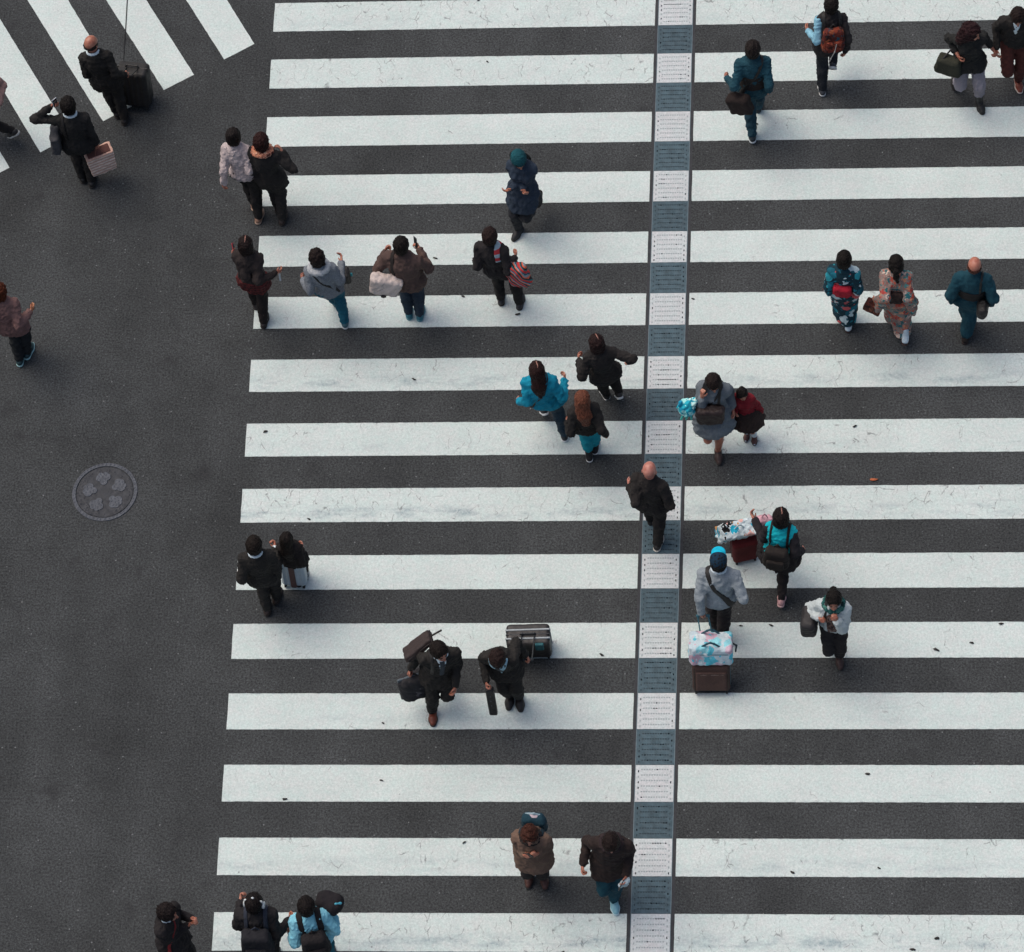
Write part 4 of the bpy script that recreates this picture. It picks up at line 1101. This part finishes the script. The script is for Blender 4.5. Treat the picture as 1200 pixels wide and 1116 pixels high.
# 17 turquoise vest, backpack
p = glob('vest', Person('woman in a turquoise vest with black sleeves and a black backpack', (915, 606), 0, 1.62, R=(916, 701), L=(908, 655), sex='f', hl=('p', 881, 603, 1.08), hr=('l', .14, .04, -.52), el=(.4, -.6, -.8), curl=(.6, .5)))
p.trousers(cloth('#242021'), .004); p.skirt(cloth('#262223', var=.2), .22, .05, fold=.012); p.top('vest', cloth('#14adb8', var=.1), .042, .08, smat=cloth('#2a272a'), wl=.1); p.hair('bob', '#1f1817'); p.parting(); p.shoes('#b58a8c', '#c7a5a2')
backpack(p, 'black backpack with two light buttons on the turquoise vest', cloth('#2a2523', var=.2), (.30, .15, .34), .17, strapw=.016)
# her trolley: red case under a white printed bag
b = U(872, 652); t, c, R = suitcase('dark red wheeled case under the white printed bag', b, -14, (.30, .22, .42), cloth('#5a1f20', var=.2), plain('#3a1a1a', .6), 0, None, ribs=False)
c = U(862, 622, .52); R = frame(-14, -24, -6)
t = soft_bag('printed_bag', 'white carrier bag printed with colourful blots resting on the red case', 'carrier bag', c, R, (.20, .10, .22), cloth('#cbd9dc', 'blotch', ('#cbd9dc', '#cbd9dc', '#22a7c4', '#1a1a1c', '#c9905a', '#cbd9dc', '#d8a8a0'), scale=9.), .03, 0, .01)
loop_handle(t, pt(c, R, -.06, 0, .20), pt(c, R, .07, 0, .20), .1, plain('#bfcdd0', .6), .008)
c = U(896, 613, .62); t = soft_bag('pink_bag', 'pale pink plastic bag beside the turquoise vest', 'carrier bag', c, frame(-10), (.10, .06, .13), plain('#c99aa4', .5, 0, .2, .4), .04, .1, .012)
loop_handle(t, c+V(-.04, 0, .12), c+V(.04, 0, .12), .1, plain('#c99aa4', .5), .007)
# 18 blue cap, grey sweater
p = glob('blue_cap', Person('man in a two-tone blue cap and grey sweater pulling a brown suitcase', (842, 658), 0, 1.72, L=(836, 728), R=(847, 748), hl=('p', 822, 722, .80), hr=('p', 864, 694, .96), er=(1., -.7, .2), el=(.5, -.8, 0), build=1.1, curl=(1.2, .8)))
p.trousers(cloth('#2a2627')); p.top('sweater', cloth('#929ba0', 'melange', ('#838c92',), var=.08), .036, .08, wl=.16, collar=SHIRT); p.hair('short', DK); p.cap_hat('#152f42', '#14b4d2'); p.shoes('#2a2a2c')
t = soft_bag('hip_bag', 'small black bag on a strap across the grey sweater', 'bag', p.J.push(p.pel+p.tr*.17+p.tf*.15, .045), p.R, (.09, .04, .08), LBLK, .03); p.cross_strap('L', LBLK, t, .028)
b = U(834, 806); SC = suitcase('brown suitcase pulled by the man in the blue cap', b, 180, (.43, .24, .44), cloth('#4a3833', var=.16), plain('#2a5f6c', .5), -16, p.pal['L'][0]-V(0, 0, .02), ribs=False)
c = pt(SC[1], SC[2], .0, .115, -.03); f = field([c], .3, .007); f.box(c, (.175, .018, .155), SC[2], .015); f.folds(.002, .09, 3); f.obj('pocket', cloth('#54413b', var=.16), SC[0])
f = field([c], .3, .006); f.box(pt(c, SC[2], 0, .014, .12), (.15, .006, .006), SC[2], .003); f.obj('zip', plain('#8c7a70', .4, .5), SC[0])
for s_ in (-1, 1): f = field([SC[1]], .4, .007); f.box(pt(SC[1], SC[2], s_*.19, .108, 0), (.012, .012, .19), SC[2], .008); f.obj('side_piping', plain('#33261f', .7), SC[0])
c = pt(SC[1], SC[2], 0, -.02, .22+.16); t = soft_bag('pastel_bag', 'pastel pink and cyan holdall strapped on top of the brown suitcase', 'holdall', c, SC[2], (.245, .15, .15), cloth('#bfd0d6', 'blotch', ('#c9a9b8', '#5cc0d2', '#d5dfe2', '#8fd0da', '#d0b6c2'), scale=7.), .05, 0, .008)
for sx in (-1, 1): loop_handle(t, pt(c, SC[2], -.1, sx*.1, .14), pt(c, SC[2], .1, sx*.1, .14), .1, plain('#1f4a58', .6), .012)
g = field([c], .4, .008); g.chain([pt(c, SC[2], -.24, -.03, .06), pt(c, SC[2], -.29, -.06, -.02), pt(c, SC[2], -.28, -.05, -.11)], .011); g.obj('shoulder_strap', plain('#22343c', .6), t)
f = field([c], .35, .006); f.box(pt(c, SC[2], 0, .146, .05), (.2, .007, .006), SC[2], .004); f.obj('zip', plain('#4a6a74', .5), t)
# 19 woman with scarf at her chin
p = glob('white_cardigan', Person('woman in a white cardigan and green scarf touching her chin, black bag at her elbow', (977, 704), 180, 1.58, R=(972, 757, .05, 40), L=(984, 774), sex='f', hr=('p', 962, 727, 1.20), hl=('p', 979, 725, 1.31), er=(2.2, -.7, -.2), el=(1.6, -.2, -.6), nod=2, lean=.10, curl=(.8, 1.)))
p.trousers(cloth('#252324')); p.top('cardigan', cloth('#b9c2c2', var=.08), .036, .06, sl=1.2); p.hair('pony', DK); p.shoes('#3a2622', boot=.25); p.eyes()
p.ring('scarf', cloth('#1d4a48', 'blotch', ('#2f6a66', '#16302f', '#4a7a70'), scale=20.), .095, .038, .0, .007)
f = p.T.like(); f.d = np.maximum(f.d-.02, -(f.d+.01)); f.slab(p.ch, p.tr, .06); f.plane(p.ch, -p.tf); f.plane(p.pel+ZUP*.02, -ZUP); f.plane(p.ch+p.u*.10, p.u); f.folds(.008, .08, 3); f.obj('scarf_end', cloth('#4a3834', 'blotch', ('#6a5048', '#35282a', '#7a6a64'), scale=22.), p.root)
t = soft_bag('shoulder_bag', 'big black bag hanging at the elbow of the white cardigan', 'bag', p.J.push(U(949, 727, .95), .08), np.array([p.tf, -p.tr, ZUP]), (.16, .09, .16), plain('#211e1f', .6, 0, .2, .3), .07); p.side_strap('R', LBLK, t, .02, lo=p.wa[2])
# 20 teal jacket man at the top
p = glob('teal_man', Person('man in a faded teal jacket swinging one arm, a black bag slung low behind', (882, 58), 0, 1.70, L=(881, 157), R=(889, 122), hl=('p', 850, 90, .98), hr=('p', 901, 108, .82), el=(.8, -.8, 0)))
p.trousers(cloth('#24424e', var=.25)); p.top('jacket', cloth('#1f4450', var=.25), .03, .14); p.hair('short', '#251e1c'); p.shoes('#1f2a30', '#c9cfd0')
R = frame(20, 0, 18); t = soft_bag('sling_bag', 'black sling bag hanging low behind the faded teal jacket', 'bag', p.J.push(U(867, 122, .86), .09), R, (.15, .08, .15), cloth('#2a2220', var=.2), .05); p.cross_strap('R', LBLK, t, .02)
p.band('lining_panel', cloth('#2b2523'), p.wa+p.u*.02, p.u, .13, .006) 
# 21 boy with red backpack
p = glob('red_backpack', Person('young walker with one pale blue sleeve and a red-brown patterned backpack', (974, 6), 0, 1.62, L=(963, 102), R=(976, 80, .22, 60), hl=('l', .16, .14, -.34), hr=('p', 990, 64, .78)))
p.trousers(cloth('#25282d')); p.top('jacket', cloth('#292627'), .028, .12, smat={'L': cloth('#86b8cc', var=.1), 'R': cloth('#292627')}); p.hair('short', '#1d1716'); p.shoes('#3a3d42', '#d0d2d0')
t, c, R = backpack(p, 'red-brown patterned backpack with a hanging white cord', cloth('#5a2620', 'blotch', ('#7a3626', '#2f1a18', '#8a4a30', '#1f4a58'), scale=16.), (.29, .14, .38), .06, pmat=cloth('#6a2c22', 'blotch', ('#3a1c18', '#8a4430'), scale=20.), strapmat=LBLK)
g = field([c], .45, .006); g.chain([pt(c, R, .02, -.11, .02), pt(c, R, -.0, -.12, -.10), pt(c, R, -.04, -.10, -.24), pt(c, R, -.05, -.09, -.30)], .006); g.obj('cord', plain('#b8b4ae', .8), t)
# 22, 23 couple at the corner
p22 = p = glob('curly', Person('woman with long curly dark red hair, pale grey trousers and tall black boots', (1139, 38), 172, 1.64, L=(1149, 124), R=(1119, 98, .05, 40), sex='f', hr=('p', 1126, 71, 1.0), hl=('p', 1166, 62, .86), er=(1., -.6, 0), el=(.9, -.5, .1), nod=10, yaw=-50, lean=.1, curl=(.9, 1.)))
p.trousers(cloth('#8f8a91', var=.1), upto=.5, wide=1.1); p.top('jacket', cloth('#262625'), .03, .10, sleeve=.88); p.hair('curlylong', '#331d20'); p.shoes('#242322', boot=.72); p.eyes()
R = frame(150, 0, 0); c = U(1112, 76, .86); t = soft_bag('handbag', 'olive green handbag on the arm of the curly-haired woman', 'handbag', c, frame(200), (.16, .085, .13), cloth('#34352c', var=.2), .04, .12); loop_handle(t, c+V(-.08, 0, .12), c+V(.08, 0, .12), 0, LBLK, .011, mid=lerp(p.el['R'], p.wr['R'], .6)+V(0, 0, .03))
p = glob('corner_man', Person('person in a black jacket and rust brown trousers holding hands with the curly-haired woman', (1193, 20), 178, 1.68, L=(1194, 99), R=(1178, 66, .26, 60), hr=('p', 1168, 63, .84), hl=('l', .1, .05, -.5), er=(.8, -.6, 0), nod=30, lean=.16))
p.trousers(cloth('#4a2824', var=.16)); p.top('jacket', cloth('#272524'), .032, .08); p.front(SHIRT, .05, .12); p.hair('short', '#281c19'); p.shoes('#7a3a28', '#cdbfb4'); p.eyes()
# 24-26 kimono group
def kimono(p, mat, obi, obim, knot=True, legs=False):
    k = p.k
    if legs: p.trousers(mat, .022, .93, 1.12)
    else: p.skirt(mat, p.pel[2]/k-.13, -.022, top=.16, e=.02, name='kimono_skirt', fold=.005)
    f = field(p.bounds(), .34, HC); p.torso(f, .018, .22 if legs else .08); p.T = f.like(); p.e = .018
    p.sleeves(f, .026, .93, 1.15)
    for nm in 'LR':
        a, b = lerp(p.sh[nm], p.el[nm], .7), lerp(p.el[nm], p.wr[nm], .85)
        for i in range(1, 5):
            d = -ZUP*.075*i*k; f.cap(lerp(a, p.el[nm], .5)+d*.7, b+d, .028*k, .026*k, .06)
    f.folds(.006, .11, p.seed); zc = p.pel[2]-(.18 if legs else .03)*k; f.folds(.004, .045, p.seed+3, 9)
    x, y, z = f.P(); sl = f.like(); sl.d = np.maximum(f.d, -(p.T.d-.03))
    f.d = np.where(z < zc, sl.d, f.d); p.J = f.like(); f.obj('kimono', mat, p.root)
    p.band('obi', obim, p.wa+p.u*.035*k, p.u, .085*k, .018)
    if knot:
        c = p.wa+p.u*.045*k-p.tf*.155*k; g = field([c], .25, .0085); g.box(c, V(.12, .05, .085)*k, p.R, .035, .02); g.box(c-p.u*.06*k, V(.085, .04, .08)*k, p.R, .03, .03); g.folds(.005, .08, 7); g.obj('obi_bow', obim, p.root)
KN = cloth('#16343f', 'floral', ('#1f6f80', '#b9cdd2', '#16343f', '#c05a5c', '#2a8a98', '#1d5a6a'), scale=8.)
KP = cloth('#8f7a72', 'floral', ('#b8503f', '#1f5f64', '#c9b2a4', '#5a9490', '#a8463f', '#8a7a74', '#2f6a70', '#d08a6a'), scale=19.)
p = glob('kimono_navy', Person('woman in a navy kimono with large flowers and a wide red sash', (989, 304), 2, 1.58, R=(995, 378), L=(986, 360), sex='f', hl=('l', -.06, .22, -.34), hr=('l', -.06, .22, -.34), el=(.6, -.5, .3), er=(.6, -.5, .3)))
kimono(p, KN, '#a02030', cloth('#a32032', var=.15)); p.hair('bun', DK); p.socks('#c3d3da', .25); p.sandals('#33211f', '#4a1c20')
p = glob('kimono_pink', Person('woman in a pink flowered kimono with a dark sash carrying a brown bag', (1050, 309), 0, 1.58, R=(1061, 398, .0, 40), L=(1046, 366), sex='f', hl=('p', 1024, 352, .86), hr=('p', 1075, 356, .78), el=(.7, -.6, 0)))
kimono(p, KP, '', cloth('#2f2422', 'blotch', ('#3f302c', '#241b1a'), scale=18.)); p.hair('pony', DK); p.socks('#c3d3da', .25); p.sandals('#33211f', '#5a2420')
w = p.pal['L'][0]; c = w-V(.02, 0, .16); t = soft_bag('handbag', 'small brown patterned handbag held by the woman in the pink kimono', 'handbag', c, frame(24, 0, -10), (.105, .06, .085), cloth('#4a2a24', 'blotch', ('#7a4a38', '#2f1b19', '#5a2a24'), scale=22.), .02, .05, .003); loop_handle(t, c+V(-.06, 0, .08), c+V(.06, 0, .08), 0, plain('#3a201c', .6), .008, mid=w)
p = glob('yukata', Person('man with a shaved reddish head in a plain teal robe top and trousers', (1142, 311), 2, 1.68, R=(1132, 391), L=(1134, 372), hl=('l', -.04, .18, -.36), hr=('l', -.04, .18, -.36), el=(1., -.5, .3), er=(1., -.5, .3), build=1.0, skin=(.46, .185, .125)))
kimono(p, cloth('#183f4b', var=.16), '', cloth('#262322', var=.2), False, True); p.hair('ring', '#4a2a22'); p.socks('#2a2422', .25); p.sandals('#2c1f1c', '#3a2420')
t = soft_bag('shoulder_bag', 'round black bag at the hip of the man in the teal robe top', 'bag', p.J.push(U(1157, 352, .92), .07), np.array([p.tf, -p.tr, p.u]), (.11, .065, .10), LBLK, .06); p.side_strap('R', LBLK, t, .015, lo=p.wa[2]-.1)
# 27, 28 by the stripe ends
p = glob('suit_phone', Person('man in a dark suit with a white cuff, beside the silver white suitcase', (298, 639), 2, 1.66, L=(313, 710), R=(325, 697), hl=('p', 280, 672, .84), hr=('p', 321.5, 636, 1.38), er=(.9, -.3, -.6), curl=(.6, 1.)))
p.trousers(SUIT); p.top('jacket', SUIT, .028, .18, collar=SHIRT); p.hair('short', '#201915'); p.shoes('#2e211d')
f = field([p.wr['R']], .12, .006); f.cap(p.wr['R']-nrm(p.wr['R']-p.el['R'])*.02, p.wr['R']+nrm(p.wr['R']-p.el['R'])*.005, .036); f.obj('cuff', SHIRT, p.root)
p = glob('small_black', Person('small figure with long black hair and a black coat ahead of the white suitcase', (336, 632), 4, 1.32, L=(350, 678), R=(357, 674), sex='f', hl=('l', .0, .2, -.3), hr=('l', .0, .2, -.3), lean=.02, build=1.0))
p.trousers(BLK); p.top('coat', cloth('#231f1e'), .03, .22); p.hair('long', '#1f1916'); p.shoes('#1d1b1a')
b = U(347, 682); b[2] = 0; suitcase('silver white suitcase with a brown belt standing behind the small black figure', b, 4, (.30, .22, .50), plain('#aab8bf', .35, .0, .1), plain('#6d7980', .5), 8, None, strap=(plain('#5c4540', .6), (0,), .035))
# 29, 30 two men in suits
p = glob('suit_brown_shoes', Person('man in a black suit striding with brown leather shoes and a grey garment bag', (515, 764), 170, 1.72, R=(507, 838, .0, -12), L=(520, 798, .10, 55), hl=('p', 533, 811, .86), hr=('p', 479, 788, .86), nod=8, yaw=-26, lean=.13, build=1.06, el=(.6, -.6, 0), er=(.9, -.6, 0), curl=(.7, 1.2)))
p.trousers(SUIT); p.top('jacket', SUIT, .03, .16, collar=SHIRT); p.front(SHIRT, .055, .02); p.tie('#2c3640'); p.hair('short', '#1f1815'); p.shoes('#6e3323', '#2f1a14'); p.eyes()
w = p.pal['R'][0]; c = w-V(-.04, 0, .30); R = frame(100, 0, 0); t = soft_bag('garment_bag', 'grey and black bag hanging from the hand of the man with brown shoes', 'bag', c, frame(160), (.205, .10, .25), cloth('#343335', var=.2), .095, .0, .008)
f = field([c], .35, .008); f.box(pt(c, frame(160), .0, .05, 0), (.055, .05, .15), frame(160), .03); f.obj('pocket', cloth('#5c585c', var=.2), t); f = field([c], .35, .008); f.box(c, (.210, .016, .255), frame(160), .015); f.obj('piping', plain('#4c565c', .6), t)
loop_handle(t, c+V(-.05, 0, .22), c+V(.05, 0, .22), 0, LBLK, .01, mid=w)
c = U(490, 760, 1.22); t = thing('instrument_case', 'dark brown case slung behind the shoulder of the man with brown shoes', 'case', c); a, q = U(474, 770, 1.16), U(506, 745, 1.36); u = nrm(q-a); v = nrm(np.cross(u, V(.2, .5, 1.))); Rb = np.array([u, v, np.cross(u, v)]); f = field([a, q], .3, .008); f.box((a+q)/2, (.195, .105, .05), Rb, .03, .01); f.folds(.004, .09, 8); f.obj('case', plain('#332826', .7, 0, .2, .3), t)
f = field([a, q], .3, .007); f.box((a+q)/2, (.20, .11, .010), Rb, .008); f.obj('zip_edge', plain('#241c1a', .6), t)
f = field([q], .15, .006); f.cap(q, q+nrm(q-a)*.10+V(.03, 0, .0), .012); f.obj('handle', LBLK, t); p.side_strap('R', LBLK, t, .018, lo=p.wa[2])
p = glob('suit_blue_shirt', Person('man in a black suit and pale blue shirt looking down, dark tube case in hand', (583, 772), 178, 1.70, R=(597, 820), L=(609, 822), hr=('p', 571, 806, .92), hl=('p', 619, 772, .90), nod=40, lean=.34, hz=1.50, er=(.6, -.6, 0), el=(.8, -.8, .1), curl=(1.2, 1.2)))
p.trousers(SUIT); p.top('jacket', SUIT, .03, .16); p.front(cloth('#9cc0ce', var=.06), .115, -.10, off=.007); p.tie('#22282e'); p.hair('short', '#2b1d1a'); p.shoes('#231e1d'); p.eyes()
w = p.pal['R'][0]; t = thing('tube_case', 'long dark tube case hanging from the hand of the man in the blue shirt', 'tube case', w); f = field([w, w-V(0, 0, .7)], .1, .007); f.box(w-V(0, 0, .37), (.048, .035, .33), None, .02); f.obj('tube', plain('#201e1e', .5, 0, .15, .2), t)
loop_handle(t, w-V(.03, 0, .06), w-V(-.03, 0, .06), .07, LBLK, .009)
for i in range(3): f = field([w-V(0, .04, .3)], .2, .005); f.ell(w-V(-.0, .036, .18+.12*i), (.008, .006, .008)); f.obj('stud', STEEL, t)
b = U(622, 761); t, c, R = suitcase('black hard suitcase with silver bands and a teal luggage tag', b, 178, (.50, .27, .48), plain('#2b2827', .5, 0, .1), plain('#3a3c3e', .5, .3), 7, p.pal['L'][0], ribs=False)
for q in (-.055, .05): f = field([c-.1, c+.1], .35, .006); f.box(pt(c, R, 0, q, 0), (.258, .013, .248), R, .006); f.obj('silver_band', plain('#8a9296', .4, .4), t)
q = pt(c, R, -.13, .14, .2); f = field([q], .15, .007); f.box(q, (.05, .02, .085), R, .012); f.obj('luggage_tag', plain('#12555c', .6), t)
# 31, 32 lower pair
p = glob('tan_coat', Person('woman in a tan brown coat and dark scarf looking at a phone in both hands', (620.5, 979), 180, 1.62, R=(620, 1029), L=(638, 1031), sex='f', hr=('p', 616, 1004, 1.24), hl=('p', 628, 1002, 1.24), er=(1., -.7, -.3), el=(1., -.7, -.3), nod=18, lean=.12, build=1.15, curl=(.9, .9)))
p.trousers(cloth('#2a2726')); p.top('coat', cloth('#6a564a', var=.14), .044, .24, flare=.01, wl=.14); p.hair('messy', '#4a2a20'); p.shoes('#45271f', boot=.35); p.eyes()
p.ring('scarf', cloth('#2b2624'), .088, .034, .0, .006); phone(p, 'R', 'black phone in both hands of the woman in the tan coat', '#161719')
c = p.nb-p.tf*.215-p.u*.20; t = thing('backpack', 'teal navy backpack behind the tan coat', 'backpack', c); f = field([c], .32, .008); f.box(c, (.14, .075, .19), p.R, .07); f.folds(.005, .1, 3); f.obj('pack', cloth('#1d3a46', var=.15), t)
q = c-p.tf*.04+p.u*.165; f = field([q], .25, .007); f.chain([q-p.tr*.09, q+p.u*.035, q+p.tr*.09], .013); f.obj('top_handle', plain('#8aa0aa', .6), t); f = field([q], .2, .007); f.ell(c-p.tf*.02+p.u*.185, (.05, .03, .012), p.R); f.obj('label_patch', plain('#b9a9b0', .7), t)
for sd in (-1, 1): p.band('strap', cloth('#1d2f38'), p.nb+p.tr*sd*.115, p.tr, .022, .012, t, lo=p.ch[2]+.02, side=(p.ch, p.tf))
p = glob('dark_jacket', Person('walker in a dark brown hooded jacket, teal jeans and pale blue sneakers', (716, 988), 176, 1.70, L=(720, 1059, .0, -12), R=(708, 1022, .12, 55), hr=('p', 682, 1021, .95), hl=('p', 733, 1033, .98), nod=34, lean=.16, build=1.12, er=(.9, -.7, 0), el=(.6, -.8, -.2), curl=(.6, .9)))
p.trousers(cloth('#17404c', var=.25)); p.top('jacket', cloth('#2f2624'), .04, .16, wl=.13); p.hair('short', '#251a18'); p.shoes('#7fb0bc', '#b5cdd2'); p.ring('hood', cloth('#32282a'), .09, .036, -.005, .006); p.eyes()
phone(p, 'L', 'black phone over a white cloth in the hand of the walker with pale sneakers', '#141416')
w = p.pal['L'][0]; t = thing('folded_cloth', 'white folded cloth held with the phone by the walker in pale sneakers', 'cloth', w-V(0, 0, .05)); f = field([w], .2, .007); f.box(w-V(-.01, .0, .05), (.055, .03, .08), frame(150, 10, 10), .02); f.folds(.006, .06, 3); f.obj('cloth', cloth('#b5c6cc'), t)
# 33-35 lower left trio
p = glob('facing_right', Person('walker in a black jacket facing sideways, hands at the chest, red badge strap', (197, 1070), 108, 1.68, L=(222, 1132), R=(208, 1140), hl=('p', 230, 1078, 1.20), hr=('p', 226, 1081, 1.18), el=(.6, -.4, -.6), er=(.6, -.4, -.6), nod=6, lean=.1, curl=(.8, .8)))
p.trousers(BLK); p.top('jacket', cloth('#272425'), .034, .16, collar=SHIRT); p.hair('messy', '#231b1a'); p.shoes('#211d1c'); p.eyes(); p.band('badge_strap', cloth('#7a2a2c'), p.ch+p.tr*.07, nrm(p.tr+p.u*.3), .008, .009, side=(p.ch, -p.tf))
p = glob('headphones', Person('walker in black with white headphones, one hand raised and a black backpack', (298, 1058), 6, 1.70, L=(310, 1124), R=(322, 1120), hl=('p', 283, 1049, 1.50), hr=('l', .14, .12, -.40), el=(1., -.3, -.3), build=1.08, curl=(1., .5)))
p.trousers(BLK); p.top('jacket', cloth('#262425'), .038, .14); p.hair('short', '#1c1615'); p.shoes('#1d1b1a')
g = field([p.hc], .2, .006); g.chain([p.hp(-.1, -.01, .0), p.hp(-.09, -.02, .075), p.hp(0, -.02, .135), p.hp(.09, -.02, .075), p.hp(.1, -.01, .0)], .010)
for sd in (-1, 1): g.cyl(p.hp(sd*.085, -.012, -.01), p.hp(sd*.115, -.012, -.01), .04)
t = thing('headphones', 'white headphones worn by the walker with the raised hand', 'headphones', p.hc); g.obj('headset', plain('#c3c9c9', .4), t)
backpack(p, 'big black backpack of the walker with headphones', cloth('#232327', var=.2), (.33, .19, .44), .09, strapmat=cloth('#303540'))
p = glob('cyan_shirt', Person('walker in a cyan shirt with a black backpack, last of the lower trio', (359, 1062), -4, 1.66, L=(372, 1124), R=(388, 1118), hl=('l', .14, .1, -.46), hr=('l', .1, .22, -.26), er=(1., -.5, 0)))
p.trousers(cloth('#1c5a68', var=.25)); p.top('shirt', cloth('#86c9da', var=.12), .03, .12, sleeve=.75, sl=1.15); p.hair('short', '#1c1615'); p.shoes('#2a2a2c')
backpack(p, 'black backpack over the cyan shirt', cloth('#242122', var=.2), (.30, .17, .38), .12, strapw=.034)
c = U(386, 1058, 1.32); t = soft_bag('duffel_bag', 'round black bag with cyan piping beside the cyan shirt', 'bag', c, frame(20), (.15, .12, .10), cloth('#232023'), .09, 0, .006)
g = field([c], .3, .007); g.chain([c+V(.08, -.05, .09), c+V(.125, -.03, .06), c+V(.145, 0, 0), c+V(.14, .0, -.06)], .014); g.obj('piping', plain('#4aa3b8', .5), t)
# 36 cropped walker on the asphalt
p = glob('edge_mauve', Person('walker in a mauve brown jacket with one arm stretched out, on the bare asphalt', (-1, 342), 8, 1.66, L=(24, 418), R=(34, 410), hl=('l', .1, .1, -.5), hr=('p', 39, 361, 1.26), er=(.6, -.7, -.4), skin=(.42, .18, .09)))
p.trousers(cloth('#262829')); p.top('jacket', cloth('#7d5f5a', var=.16), .034, .16); p.hair('messy', '#5a2c1a'); p.shoes('#1e3c40', '#9ec4c4')
print('people built', round(time.time()-T0, 1))

# ------------------------------------------------------------------ camera, sky and light
cam = bpy.data.objects.new('camera', bpy.data.cameras.new('camera')); COL.objects.link(cam); scene.camera = cam
cam.data.sensor_fit = 'HORIZONTAL'; cam.data.sensor_width = 36; cam.data.lens = CF/1200*36
cam.data.clip_start = .5; cam.data.clip_end = 2000
from mathutils import Matrix
M = Matrix.Identity(4)
for i in range(3): M[i][0], M[i][1], M[i][2], M[i][3] = RT[i], UP[i], -FW[i], CC[i]
cam.matrix_world = M
SUN_EL, SUN_AZ = rad(62), rad(-60)     # soft light from high on the left
w = bpy.data.worlds.new('World'); scene.world = w; w.use_nodes = True
nt = w.node_tree; bg = nt.nodes['Background']; sky = nt.nodes.new('ShaderNodeTexSky'); sky.sky_type = 'NISHITA'; sky.sun_disc = False
sky.sun_elevation = SUN_EL; sky.sun_rotation = SUN_AZ; sky.air_density = 1.; sky.dust_density = 6.; sky.ozone_density = 1.
nt.links.new(sky.outputs[0], bg.inputs[0]); bg.inputs[1].default_value = .126
sl = bpy.data.lights.new('sun', 'SUN'); sl.energy = 1.0; sl.angle = rad(52); sl.color = (1., .955, .9)
so = bpy.data.objects.new('sun', sl); COL.objects.link(so)
d = V(math.sin(SUN_AZ)*math.cos(SUN_EL), math.cos(SUN_AZ)*math.cos(SUN_EL), math.sin(SUN_EL))
from mathutils import Vector
so.rotation_euler = Vector(-d).to_track_quat('-Z', 'Y').to_euler()
scene.view_settings.view_transform = 'Standard'; scene.view_settings.look = 'None'; scene.view_settings.gamma = 1.; scene.view_settings.exposure = 0.
print('script', round(time.time()-T0, 1), 'meshes', len(bpy.data.objects))
